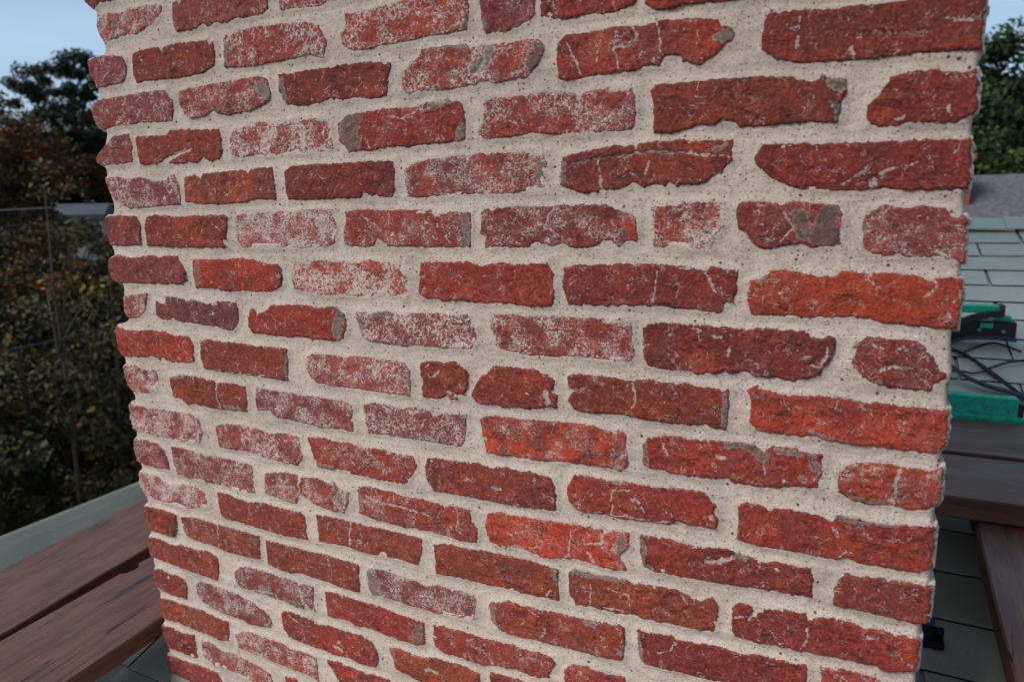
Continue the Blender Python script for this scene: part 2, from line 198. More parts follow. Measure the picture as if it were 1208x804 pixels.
16 b 0.13 149,8890 457,8931 801,8927 1090,8929 1423,8944 1785,8897 2165,8875 2150,8454 1802,8397 1484,8434 1153,8433 815,8431 626,8473 372,8441 121,8449
16 p 0.45 2334,8657 2571,8794 2921,8840 3253,8814 3542,8829 3776,8762 4057,8795 4385,8776 4414,8285 4089,8349 3689,8343 3362,8346 3074,8380 2689,8370 2385,8387
16 r 0.1 4633,8802 4860,8838 5116,8819 5403,8811 5756,8827 6031,8836 6433,8283 6758,8283 6742,8283 6072,8283 5375,8283 5013,8283 4798,8556
17 d 0.06 108,8236 393,8277 786,8255 1106,8290 1135,8019 1141,7759 897,7741 606,7768 253,7760 154,7923
17 p 0.45 1312,8238 1598,8265 1859,8159 2137,8206 2401,8177 2660,8148 2914,8120 3161,8056 3313,7710 3339,7710 2778,7710 2427,7715 2168,7779 1986,7777 1712,7784 1516,7724 1336,7780 1298,7993
17 r 0.1 3562,8113 3831,8164 4459,7609 5572,7609 5552,7609 4428,7609 3635,7609
18 m 0.1 136,7532 424,7579 822,7586 1214,7612 1686,7609 2091,7057 2180,7057 2180,7057 1997,7057 1338,7057 553,7155 149,7164
19 r 0.1 139,6965 475,6410 1072,6410 1021,6410 416,6410 112,6410
"""
MARKS = """
g 93 1020,19994
g 52 1332,20020
g 43 3608,19380 3578,19071
g 80 4271,18643 4367,18525
g 48 4680,18712 4725,18433
g 21 7258,18854 7913,18831
g 66 8284,18724 8028,18519
g 46 8236,18652 8201,18527
k 64 8952,18697 8875,18407
g 52 8367,18407
w 13 8147,18778 7965,18525 7990,18339
w 10 8207,18707 8135,18430
k 30 7946,19276 7922,19049
g 25 8188,19091 8200,18963
g 25 8798,18987 8591,18914
n 170 6011,18060 5920,17889 5982,17707
g 36 7320,18114 7658,18155
g 65 7807,17790 7771,17711
w 11 6716,18007 6895,17994 7179,18056 7559,18163
g 62 11150,18530 11250,18550
w 11 10449,18762 10489,18587 10480,18428
w 17 9961,18556 10141,18559 10215,18666 10164,18741
w 10 9333,18701 9537,18303
w 10 9738,18630 9739,18415
w 7 9960,18744 9936,18489 9990,18317
w 12 9477,18100 9482,17727
w 15 10000,17300 10210,17326 10415,17352 10765,17309 11313,17257
w 13 9763,17274 9781,16917
w 10 10147,17131 10292,17026
w 7 10379,17244 10343,17073
g 47 9296,17244 9281,17037
g 33 11239,17388 11147,17335
k 10 9396,17266 9946,17302 10261,17343 10716,17311
w 8 11963,18640 11962,18305
k 8 12582,18417 12737,18378 12997,18361 13162,18325
w 12 12528,18363 12702,18332
w 19 12477,18267 12513,18161
w 10 13293,18444 13520,18404
k 19 13482,18447 13570,18407
w 8 12936,18204 12884,18160
g 64 12319,17952 12423,17900
g 38 12375,17715 12403,17585
k 9 12292,17743 12422,17753
w 19 12924,17525 12986,17572
w 8 13381,17632 13381,17532
w 31 1985,17704 2554,17813
w 26 2136,19456
w 13 1537,19390 1604,19315
w 14 661,19241 516,19114
w 28 2708,17339
w 13 3574,17189 3262,17028
w 24 6118,16982
g 53 8976,17285 8944,17128 9001,16967
w 19 8736,17217 8887,17276
w 11 7874,17420 7935,17307 7911,17085
w 8 8099,17354 8092,17134
w 11 12489,16890 12679,17036 12713,17109
w 9 12782,16977 12913,17036 13172,17098
w 48 12758,16892
w 11 2900,16601 3080,16459
g 69 7826,16607 7850,16377 7812,16261
g 42 6970,16558 6945,16439
w 12 6056,16692 6385,16442
w 12 7315,16672 7376,16495 7133,16586
w 15 7475,16377 7573,16260
g 46 10033,16629
o 77 10142,16525 10224,16345
g 52 10103,16397
w 13 9146,16723 8995,16483 9231,16346
w 12 11866,16693 11987,16483 12013,16413 12189,16343
w 9 11991,16413 11910,16273
k 109 12365,16570 12296,16343 12442,16343
g 36 12318,16661 12444,16636
n 83 12067,16597 12122,16389
g 36 12720,16454
w 17 13423,16213 13456,16148
n 67 2400,15879 2373,15545
w 10 10494,15961 10474,15675 10424,15515
w 13 11089,15923 11232,15676
w 8 10751,15966 11002,15958
g 35 11310,15527
g 53 11728,15864
w 11 13402,15908 13428,15820 13342,15729
w 22 13598,15683
g 95 5496,15126 5428,14835
g 33 6138,15191 6494,15234
g 40 5867,15078 5951,14851
g 26 6654,14733 6882,14733
g 30 10180,15252 10201,15063
w 16 11176,15179 11323,15176
w 10 11025,15196 11041,15092
w 15 11401,15040 11381,14935
w 15 12274,14893 12406,14891 12457,15115
w 14 12892,15181 12998,15118
w 14 13135,15163 13192,15190
w 26 13013,14919 13211,14948
w 24 2348,13985 2728,14017
w 12 2829,13988 3793,14009
g 33 4295,14424 4273,14024
w 27 2883,14363
g 23 6749,14415 6754,13986
w 16 7157,14288 7309,14398
w 19 7441,14090 7583,14040
w 13 7072,14442 7130,14479
w 45 9014,14250 9043,14103
w 15 8679,14216 8774,14165
w 14 10217,14512 10253,14319 10228,14147
g 34 11375,14464 11389,14092
g 23 12343,14107 12719,14056
g 36 11699,14497 11795,14455
w 20 2569,13731 2530,13471 2593,13271
g 41 1473,13767 1709,13809
g 40 2735,13335 3100,13318
g 31 6721,13291 7254,13253
g 46 7659,13726
w 20 10165,13554 10037,13447 9995,13293
g 41 11400,13828 11695,13829
n 64 11719,13832 11868,13720
g 34 11967,13840 12246,13827
g 52 12384,13796 12436,13674
w 20 10621,13748 10705,13604
w 19 11305,13664 11406,13651
g 34 10402,13704 10401,13444
w 13 11870,13693 11853,13530
w 35 12079,13484
g 47 12285,13545
w 15 13261,13803 13238,13575 13210,13393
g 28 12808,13385 13151,13357
g 35 4771,12532 5135,12532
w 27 8137,12707 8276,12697
w 10 7675,12762 7785,12797
w 12 9957,12590 9969,12988 10215,13016
w 27 10246,12902 10332,12887
w 12 10361,12848 10419,12739
w 37 11271,12843
g 24 9982,13111 10157,13110
w 8 9533,12618 10728,12665
g 24 12651,13094 13293,13129
w 26 12608,13059
w 16 12787,12709 12726,12628
w 20 4347,12293 4306,11780
w 28 3853,12016 4199,12035
w 19 5825,12147 6076,12101 6649,12097 7041,12047
w 14 7539,12125 7493,11908 7639,11833
g 38 5661,12248 5678,11917
w 17 8502,12078 8604,12082
w 24 8358,11830 8566,11857
w 13 9360,12253 9343,11959
w 16 9824,12316 9840,12194 9564,12103
g 68 10107,12343 10081,12089
w 34 9976,12129
w 22 9595,11982 9719,11882
g 40 10398,12342 10402,12067 10519,11940
w 24 11200,12217 11408,12279 11558,12399
g 37 11583,12404 11685,12370
w 25 12058,12326
w 22 13164,12304
g 50 3396,11594
w 16 5413,11621 5369,11210
g 36 9092,11641 9153,11400
w 16 8985,11177 9063,11274
g 33 9404,11650 10140,11689
w 10 9647,11520 9660,11221
w 10 9909,11510 10211,11474 10224,11318
w 15 9840,11205 10145,11247
w 24 10323,11612
w 20 9477,11365
w 18 11602,11540 11757,11605 11814,11643
w 11 12451,11703 12447,11458 12381,11327
w 9 12034,11476 12136,11346
w 22 12156,11329
w 13 13085,11695 13170,11698
k 37 13370,11586
w 13 2197,10925 2147,10391
g 97 5747,10779 5847,10534
g 43 5806,10434 5939,10423
g 47 8063,10752 8071,10534 8193,10402
w 14 8872,10457 8979,10648
w 11 8693,10864 8877,10806
g 36 9611,10927 9708,10928
g 51 10105,10607
w 12 10608,10731 10783,10833 10867,10967
g 25 10355,10957 10385,10564
w 21 2956,9772 3457,9830
g 48 3728,9751 4081,9760
w 33 4135,10081 4182,9802
n 97 6695,10012 6647,9731
w 12 7578,10058 7924,9931
w 38 548,9450
w 20 192,9124 677,9061
w 33 4851,9145 5034,9134
w 33 4973,9277
w 14 3818,9510 4152,9337
w 31 6815,9300 7036,9308
g 63 6106,9451 6164,9314
"""
EDGE_LEFT = [(486, 20096), (626, 19661), (266, 18929), (353, 18219), (187, 17630), (279, 16908), (89, 16125), (242, 15422), (288, 14788), (-33, 14637), (8, 13949), (154, 13224), (55, 12459), (72, 11744), (116, 11021), (89, 10326), (70, 9657), (126, 8954), (150, 8350), (187, 7660), (159, 7040)]
EDGE_RIGHT = [(13617, 18115), (13601, 18001), (13611, 17337), (13609, 16782), (13642, 16020), (13623, 15313), (13657, 14907), (13644, 14749), (13651, 14582), (13643, 13972), (13637, 13272), (13669, 12597), (13613, 11938), (13626, 11376)]
# ------------------------------------------------------------------ helpers
def lin(r, g, b):
    f = lambda c: ((c / 255 + 0.055) / 1.055) ** 2.4 if c > 10 else c / 255 / 12.92
    return (f(r), f(g), f(b))

def link(o, parent=None):
    scene.collection.objects.link(o)
    if parent is not None:
        o.parent = parent
    return o

def tag(o, label=None, cat=None, group=None, kind=None):
    if label: o['label'] = label
    if cat: o['category'] = cat
    if group: o['group'] = group
    if kind: o['kind'] = kind
    return o

def empty(name, loc=(0, 0, 0), rz=0.0, parent=None):
    o = bpy.data.objects.new(name, None)
    o.empty_display_size = 0.1
    o.location = loc
    o.rotation_euler = (0, 0, rz)
    return link(o, parent)

def np_mesh(name, V, F, mat=None, smooth=None):
    """F: list of index arrays (n,4) or (n,3)."""
    V = np.asarray(V, dtype=np.float32)
    groups = [np.asarray(f, dtype=np.int32) for f in (F if isinstance(F, list) else [F])]
    loops = np.concatenate([g.ravel() for g in groups])
    sizes = np.concatenate([np.full(len(g), g.shape[1], dtype=np.int32) for g in groups])
    starts = np.concatenate([[0], np.cumsum(sizes)[:-1]]).astype(np.int32)
    me = bpy.data.meshes.new(name)
    me.vertices.add(len(V)); me.vertices.foreach_set('co', V.ravel())
    me.loops.add(len(loops)); me.loops.foreach_set('vertex_index', loops)
    me.polygons.add(len(sizes))
    me.polygons.foreach_set('loop_start', starts)
    if smooth is not None:
        sm = np.full(len(sizes), bool(smooth)) if np.isscalar(smooth) else np.asarray(smooth, dtype=bool)
        me.polygons.foreach_set('use_smooth', sm)
    me.update(calc_edges=True)
    me.validate()
    if mat: me.materials.append(mat)
    return me

def obj(name, me, parent=None, loc=(0, 0, 0), rot=(0, 0, 0)):
    o = bpy.data.objects.new(name, me)
    o.location = loc
    o.rotation_euler = rot
    return link(o, parent)

def add_attr(me, name, data, kind='FLOAT'):
    a = me.attributes.new(name, kind, 'POINT')
    a.data.foreach_set('value' if kind == 'FLOAT' else 'color', np.asarray(data, dtype=np.float32).ravel())

class Parts:
    """collects simple shapes into one mesh"""
    def __init__(self): self.v, self.f = [], []
    def add(self, vs, fs):
        n = len(self.v); self.v += [tuple(p) for p in vs]; self.f += [tuple(i + n for i in f) for f in fs]; return self
    def box(self, a, b, ch=0.0):
        x0, y0, z0 = a; x1, y1, z1 = b
        if ch <= 0:
            vs = [(x, y, z) for z in (z0, z1) for y in (y0, y1) for x in (x0, x1)]
            return self.add(vs, [(0, 2, 3, 1), (4, 5, 7, 6), (0, 1, 5, 4), (2, 6, 7, 3), (0, 4, 6, 2), (1, 3, 7, 5)])
        vs, fs = [], []
        for z, i in ((z0, ch), (z0 + ch, 0), (z1 - ch, 0), (z1, ch)):
            x, X, y, Y = x0 + i, x1 - i, y0 + i, y1 - i
            c = 0 if i else ch
            if i: vs += [(x + 0, y + ch, z), (x + ch, y, z), (X - ch, y, z), (X, y + ch, z), (X, Y - ch, z), (X - ch, Y, z), (x + ch, Y, z), (x, Y - ch, z)]
            else: vs += [(x, y + ch, z), (x + ch, y, z), (X - ch, y, z), (X, y + ch, z), (X, Y - ch, z), (X - ch, Y, z), (x + ch, Y, z), (x, Y - ch, z)]
        for k in range(3):
            for j in range(8):
                a_, b_ = k * 8 + j, k * 8 + (j + 1) % 8
                fs.append((a_, b_, b_ + 8, a_ + 8))
        fs.append(tuple(range(7, -1, -1))); fs.append(tuple(range(24, 32)))
        return self.add(vs, fs)
    def tube(self, pts, r, n=8, cap=True):
        pts = [Vector(p) for p in pts]
        rs = r if isinstance(r, (list, tuple)) else [r] * len(pts)
        vs, fs = [], []
        for i, p in enumerate(pts):
            d = (pts[min(i + 1, len(pts) - 1)] - pts[max(i - 1, 0)]).normalized()
            a = d.cross(Vector((0, 0, 1)) if abs(d.z) < 0.95 else Vector((1, 0, 0))).normalized()
            b = d.cross(a)
            for k in range(n):
                t = 2 * math.pi * k / n
                vs.append(p + (a * math.cos(t) + b * math.sin(t)) * rs[i])
        for i in range(len(pts) - 1):
            for k in range(n):
                fs.append((i * n + k, i * n + (k + 1) % n, (i + 1) * n + (k + 1) % n, (i + 1) * n + k))
        if cap:
            fs.append(tuple(range(n - 1, -1, -1))); fs.append(tuple(range((len(pts) - 1) * n, len(pts) * n)))
        return self.add(vs, fs)
    def prism(self, outline, z0, z1, ch=0.0):
        """outline: ccw list of (x, y); extruded in z with chamfered rims"""
        n = len(outline); c = Vector((sum(p[0] for p in outline) / n, sum(p[1] for p in outline) / n))
        def inset(d):
            out = []
            for i in range(n):
                a, b, e = Vector(outline[i - 1]), Vector(outline[i]), Vector(outline[(i + 1) % n])
                n1 = Vector((-(b - a).y, (b - a).x)).normalized(); n2 = Vector((-(e - b).y, (e - b).x)).normalized()
                m = (n1 + n2); m = m / max(m.length_squared / 2, 0.35) if m.length > 1e-6 else n1
                out.append(b + m * d)
            return out
        levels = [(z0, 0), (z1, 0)] if ch <= 0 else [(z0, ch), (z0 + ch, 0), (z1 - ch, 0), (z1, ch)]
        vs, fs = [], []
        for z, d in levels: vs += [(p[0], p[1], z) for p in (inset(d) if d else [Vector(q) for q in outline])]
        for k in range(len(levels) - 1):
            for j in range(n):
                fs.append((k * n + j, k * n + (j + 1) % n, (k + 1) * n + (j + 1) % n, (k + 1) * n + j))
        fs.append(tuple(range(n - 1, -1, -1))); fs.append(tuple(range((len(levels) - 1) * n, len(levels) * n)))
        return self.add(vs, fs)
    def mesh(self, name, mat, smooth=False):
        me = bpy.data.meshes.new(name)
        me.from_pydata(self.v, [], self.f)
        if smooth: me.polygons.foreach_set('use_smooth', [True] * len(me.polygons))
        me.update()
        if mat: me.materials.append(mat)
        return me
    def build(self, name, mat, parent=None, loc=(0, 0, 0), rot=(0, 0, 0), smooth=False):
        return obj(name, self.mesh(name, mat, smooth), parent, loc, rot)

_tab = np.random.RandomState(11).rand(256, 256).astype(np.float64)
def vn(x, y, s=0):
    """smooth value noise, -1..1"""
    x = x + s * 17.31; y = y + s * 7.77
    xi, yi = np.floor(x).astype(int), np.floor(y).astype(int)
    fx, fy = x - xi, y - yi
    fx = fx * fx * (3 - 2 * fx); fy = fy * fy * (3 - 2 * fy)
    g = lambda a, b: _tab[(a + s * 31) % 256, (b + s * 57) % 256]
    return 2 * ((g(xi, yi) * (1 - fx) + g(xi + 1, yi) * fx) * (1 - fy) + (g(xi, yi + 1) * (1 - fx) + g(xi + 1, yi + 1) * fx) * fy) - 1

def seg_dist(X, Z, a, b):
    ax, az = a; bx, bz = b
    dx, dz = bx - ax, bz - az
    L = dx * dx + dz * dz
    t = np.clip(((X - ax) * dx + (Z - az) * dz) / L, 0, 1) if L > 1e-12 else 0.0
    return np.hypot(X - ax - t * dx, Z - az - t * dz)

def poly_sd(X, Z, P):
    """signed distance to polygon, positive inside"""
    d = np.full(X.shape, 1e9); inside = np.zeros(X.shape, bool)
    n = len(P)
    for i in range(n):
        a, b = P[i], P[(i + 1) % n]
        d = np.minimum(d, seg_dist(X, Z, a, b))
        c = (a[1] > Z) != (b[1] > Z)
        if abs(b[1] - a[1]) > 1e-12:
            inside ^= c & (X < (b[0] - a[0]) * (Z - a[1]) / (b[1] - a[1]) + a[0])
    return np.where(inside, d, -d)

def sstep(a, b, x):
    t = np.clip((x - a) / (b - a), 0, 1)
    return t * t * (3 - 2 * t)

# ------------------------------------------------------------------ materials
class Mat:
    def __init__(self, name, rough=0.8, spec=0.3):
        self.m = bpy.data.materials.new(name); self.m.use_nodes = True
        self.nt = self.m.node_tree; self.b = self.nt.nodes['Principled BSDF']
        self.b.inputs['Roughness'].default_value = rough
        self.b.inputs['Specular IOR Level'].default_value = spec
    def n(self, t, **kw):
        nd = self.nt.nodes.new('ShaderNode' + t)
        for k, v in kw.items():
            if k.startswith('p_'): setattr(nd, k[2:], v)
            else: self.set(nd.inputs[k.replace('_', ' ')], v)
        return nd
    def set(self, sock, v):
        if isinstance(v, bpy.types.NodeSocket): self.nt.links.new(v, sock)
        elif isinstance(v, (tuple, list)) and len(v) == 3 and sock.type == 'RGBA': sock.default_value = (*v, 1)
        else: sock.default_value = v
    def math(self, op, a, b=None, c=None, clamp=False):
        nd = self.nt.nodes.new('ShaderNodeMath'); nd.operation = op; nd.use_clamp = clamp
        self.set(nd.inputs[0], a)
        if b is not None: self.set(nd.inputs[1], b)
        if c is not None: self.set(nd.inputs[2], c)
        return nd.outputs[0]
    def ss(self, x, a, b, lo=0.0, hi=1.0):
        nd = self.nt.nodes.new('ShaderNodeMapRange'); nd.interpolation_type = 'SMOOTHSTEP'
        for i, v in enumerate((x, a, b, lo, hi)): self.set(nd.inputs[i], v)
        return nd.outputs[0]
    def mix(self, f, a, b, mode='MIX'):
        nd = self.nt.nodes.new('ShaderNodeMix'); nd.data_type = 'RGBA'; nd.blend_type = mode
        self.set(nd.inputs['Factor'], f)
        self.set(nd.inputs[6], a); self.set(nd.inputs[7], b)
        return nd.outputs[2]
    def noise(self, vec, scale, detail=3.0, rough=0.55, dist=0.0):
        nd = self.n('TexNoise', Scale=scale, Detail=detail, Roughness=rough, Distortion=dist)
        if vec is not None: self.nt.links.new(vec, nd.inputs['Vector'])
        return nd.outputs['Fac']
    def coords(self, jitter=True, scale=None):
        tc = self.n('TexCoord').outputs['Object']
        if jitter:
            oi = self.n('ObjectInfo').outputs['Random']
            m = self.math('MULTIPLY', oi, 37.0)
            cb = self.n('CombineXYZ', X=m, Y=m, Z=m).outputs[0]
            va = self.nt.nodes.new('ShaderNodeVectorMath'); va.operation = 'ADD'
            self.nt.links.new(tc, va.inputs[0]); self.nt.links.new(cb, va.inputs[1])
            tc = va.outputs[0]
        if scale:
            mp = self.n('Mapping'); mp.inputs['Scale'].default_value = scale
            self.nt.links.new(tc, mp.inputs['Vector']); tc = mp.outputs[0]
        return tc
    def color(self, c): self.set(self.b.inputs['Base Color'], c)
    def bump(self, h, strength=0.4, dist=0.002):
        nd = self.n('Bump', Strength=strength, Distance=dist, Height=h)
        self.nt.links.new(nd.outputs[0], self.b.inputs['Normal'])

MORTAR_COL = lin(194, 182, 171)

def make_brick_mat():
    M = Mat('old_red_brick', 0.88, 0.25)
    co = M.coords()
    oi = M.n('ObjectInfo')
    base, amt = oi.outputs['Color'], oi.outputs['Alpha']
    big = M.noise(co, 18, 3, 0.6)
    mid = M.noise(co, 95, 4, 0.65)
    gran = M.noise(co, 300, 3, 0.6)
    fine = M.noise(co, 620, 2, 0.6)
    mask0 = M.noise(co, 24, 2, 0.5)
    c = M.mix(M.ss(big, 0.40, 0.58), M.mix(M.math('MULTIPLY_ADD', oi.outputs['Random'], 0.55, 0.15), base, lin(92, 46, 46)), base)
    c = M.mix(M.ss(big, 0.55, 0.72, 0, 0.38), c, lin(178, 68, 42))
    c = M.mix(M.ss(mid, 0.51, 0.33, 0.0, 0.62), c, M.mix(0.55, c, lin(70, 32, 30)))
    c = M.mix(M.ss(mid, 0.52, 0.72, 0.0, 0.35), c, lin(186, 92, 66))
    c = M.mix(M.ss(gran, 0.49, 0.36, 0.0, 0.60), c, lin(72, 34, 31))
    c = M.mix(M.ss(gran, 0.54, 0.69, 0.0, 0.36), c, lin(198, 102, 82))
    fis = M.math('ABSOLUTE', M.math('SUBTRACT', M.noise(M.coords(True, (16.0, 16.0, 46.0)), 1.0, 5, 0.62, 1.0), 0.5))
    fz = M.math('MULTIPLY', M.ss(fis, 0.012, 0.004), M.ss(mask0, 0.50, 0.60))
    c = M.mix(M.math('MULTIPLY', fz, 0.55), c, lin(48, 28, 28))
    # old lime and mortar smears: lacy flecks, thin broken veins
    mask = M.noise(co, 30, 2, 0.5)
    mamt = M.math('MULTIPLY', M.math('ADD', amt, 0.035), M.ss(mask, 0.34, 0.64, 0.50, 1.30))
    c = M.mix(M.math('MULTIPLY', mamt, 0.22, clamp=True), c, lin(190, 136, 128))
    lsc = M.math('MULTIPLY_ADD', oi.outputs['Random'], 120.0, 105.0)
    lace = M.math('ABSOLUTE', M.math('SUBTRACT', M.noise(co, lsc, 3, 0.6, 0.5), 0.5))
    wl = M.math('MULTIPLY_ADD', mamt, 0.108, -0.014)
    fl = M.ss(lace, wl, M.math('SUBTRACT', wl, 0.022))
    vein = M.math('ABSOLUTE', M.math('SUBTRACT', M.noise(co, 46, 5, 0.62, 0.9), 0.5))
    wv = M.math('MULTIPLY_ADD', mamt, 0.030, 0.0075)
    fv = M.math('MULTIPLY', M.ss(vein, wv, M.math('MULTIPLY', wv, 0.4)), M.ss(M.noise(co, 70, 2), 0.50, 0.58))
    th = M.math('SUBTRACT', 0.75, M.math('MULTIPLY', mamt, 0.19))
    ff = M.ss(M.noise(co, 360, 2, 0.5), th, M.math('ADD', th, 0.035), 0.0, 0.9)
    white = M.math('MAXIMUM', M.math('MAXIMUM', fl, fv), ff, clamp=True)
    wcol = M.mix(M.ss(fine, 0.35, 0.65), lin(172, 152, 142), lin(214, 202, 192))
    c = M.mix(M.math('MULTIPLY', white, 0.90), c, wcol)
    # stains, filled cracks and repairs, with broken rims
    mc = M.n('Attribute', p_attribute_name='mark_color').outputs['Color']
    mf = M.n('Attribute', p_attribute_name='mark').outputs['Fac']
    rim = M.math('ADD', M.math('MULTIPLY', M.math('SUBTRACT', gran, 0.5), 1.15), M.math('MULTIPLY', M.math('SUBTRACT', mid, 0.5), 1.1))
    mfx = M.math('MULTIPLY', M.ss(M.math('ADD', mf, rim), 0.40, 0.56), M.math('GREATER_THAN', mf, 0.02))
    mcol = M.mix(M.ss(gran, 0.36, 0.62), M.mix(0.5, mc, (0.05, 0.042, 0.036)), mc)
    c = M.mix(M.math('MULTIPLY', mfx, M.ss(mid, 0.35, 0.6, 0.92, 0.66)), c, mcol)
    # mortar lapping raggedly over the arrises, a thin dark seam beside it
    edge = M.n('Attribute', p_attribute_name='edge').outputs['Fac']
    e2 = M.math('ADD', edge, M.math('MULTIPLY', M.math('SUBTRACT', M.noise(co, 260, 3, 0.65), 0.5), 0.0095))
    e2 = M.math('ADD', e2, M.math('MULTIPLY', M.math('SUBTRACT', mid, 0.5), 0.006))
    seam = M.math('MULTIPLY', M.ss(e2, 0.0016, 0.0003), M.ss(big, 0.35, 0.6, 0.15, 0.65))
    c = M.mix(seam, c, lin(86, 66, 62))
    lap = M.ss(e2, 0.0004, -0.0002)
    lapc = M.mix(M.ss(fine, 0.36, 0.64), lin(160, 147, 136), lin(202, 190, 177))
    c = M.mix(lap, c, lapc)
    M.color(c)
    h = M.math('ADD', M.math('MULTIPLY', mid, 0.8), M.math('MULTIPLY', gran, 0.7))
    h = M.math('ADD', h, M.math('MULTIPLY', fine, 0.25))
    h = M.math('MULTIPLY_ADD', white, 0.10, h)
    h = M.math('MULTIPLY_ADD', fz, -0.5, h)
    h = M.math('MULTIPLY', h, M.math('SUBTRACT', 1.0, M.math('MULTIPLY', lap, 0.6)))
    M.bump(h, 0.95, 0.0030)
    return M.m

def make_mortar_mat():
    M = Mat('sandy_lime_mortar', 0.92, 0.2)
    co = M.coords(False)
    big = M.noise(co, 7, 3, 0.6)
    mid = M.noise(co, 60, 4, 0.6)
    fine = M.noise(co, 480, 3, 0.65)
    c = M.mix(M.ss(big, 0.35, 0.65), lin(179, 162, 151), lin(195, 177, 163))
    c = M.mix(M.ss(mid, 0.42, 0.68, 0, 0.35), c, lin(204, 189, 177))
    c = M.mix(M.ss(mid, 0.46, 0.30, 0, 0.35), c, lin(166, 152, 140))
    tr = M.noise(M.coords(False, (9.0, 9.0, 70.0)), 1.0, 4, 0.6, 0.6)
    c = M.mix(M.ss(tr, 0.54, 0.70, 0, 0.35), c, lin(204, 194, 184))
    c = M.mix(M.ss(tr, 0.46, 0.32, 0, 0.35), c, lin(148, 134, 124))
    st = M.noise(co, 14, 4, 0.6)
    c = M.mix(M.ss(st, 0.56, 0.72, 0, 0.35), c, lin(176, 150, 138))
    c = M.mix(M.ss(st, 0.42, 0.28, 0, 0.4), c, lin(156, 146, 138))
    c = M.mix(M.ss(fine, 0.50, 0.32, 0, 0.6), c, lin(122, 108, 95))
    c = M.mix(M.ss(fine, 0.55, 0.72, 0, 0.4), c, lin(220, 211, 200))
    def grains(scale, keep, size, col, seed):
        mp = M.n('Mapping'); mp.inputs['Location'].default_value = (seed, seed * 2.3, seed * 0.7)
        M.nt.links.new(co, mp.inputs['Vector'])
        v = M.n('TexVoronoi', Scale=scale, Randomness=1.0); M.nt.links.new(mp.outputs[0], v.inputs['Vector'])
        sep = M.n('SeparateColor', Color=v.outputs['Color'])
        on = M.math('GREATER_THAN', sep.outputs[0], keep)
        rad = M.math('MULTIPLY', sep.outputs[1], size)
        d = M.ss(v.outputs['Distance'], rad, M.math('MULTIPLY', rad, 0.7))
        return M.math('MULTIPLY', on, d)
    for scale, keep, size, col, seed, k in ((170, .70, .44, lin(62, 54, 50), 1.3, .9), (330, .52, .47, lin(96, 82, 74), 4.1, .7),
                                       (260, .80, .42, lin(150, 104, 76), 7.7, .6), (110, .93, .30, lin(46, 44, 48), 9.9, .9), (300, .8, .4, lin(222, 216, 208), 12.1, .6)):
        g = grains(scale, keep, size, col, seed)
        c = M.mix(M.math('MULTIPLY', g, k), c, col)
    M.color(c)
    h = M.math('ADD', M.math('MULTIPLY', mid, 0.8), M.math('MULTIPLY', fine, 0.55))
    h = M.math('ADD', h, M.math('MULTIPLY', tr, 0.9))
    M.bump(h, 0.7, 0.002)
    return M.m

def make_shingle_mat(name, c0, c1, speck, scale=1.0):
    M = Mat(name, 0.93, 0.15)
    co = M.coords()
    oi = M.n('ObjectInfo').outputs['Random']
    f = M.noise(co, 700 * scale, 2, 0.6); b = M.noise(co, 9 * scale, 3)
    c = M.mix(M.ss(b, 0.3, 0.7), c0, c1)
    c = M.mix(M.math('MULTIPLY', oi, 0.35), c, c0)
    c = M.mix(M.ss(f, 0.42, 0.62, 0.0, 0.55), c, speck)
    c = M.mix(M.ss(f, 0.46, 0.34, 0.0, 0.35), c, (0.04, 0.045, 0.045))
    M.color(c); M.bump(f, 0.8, 0.0015)
    return M.m

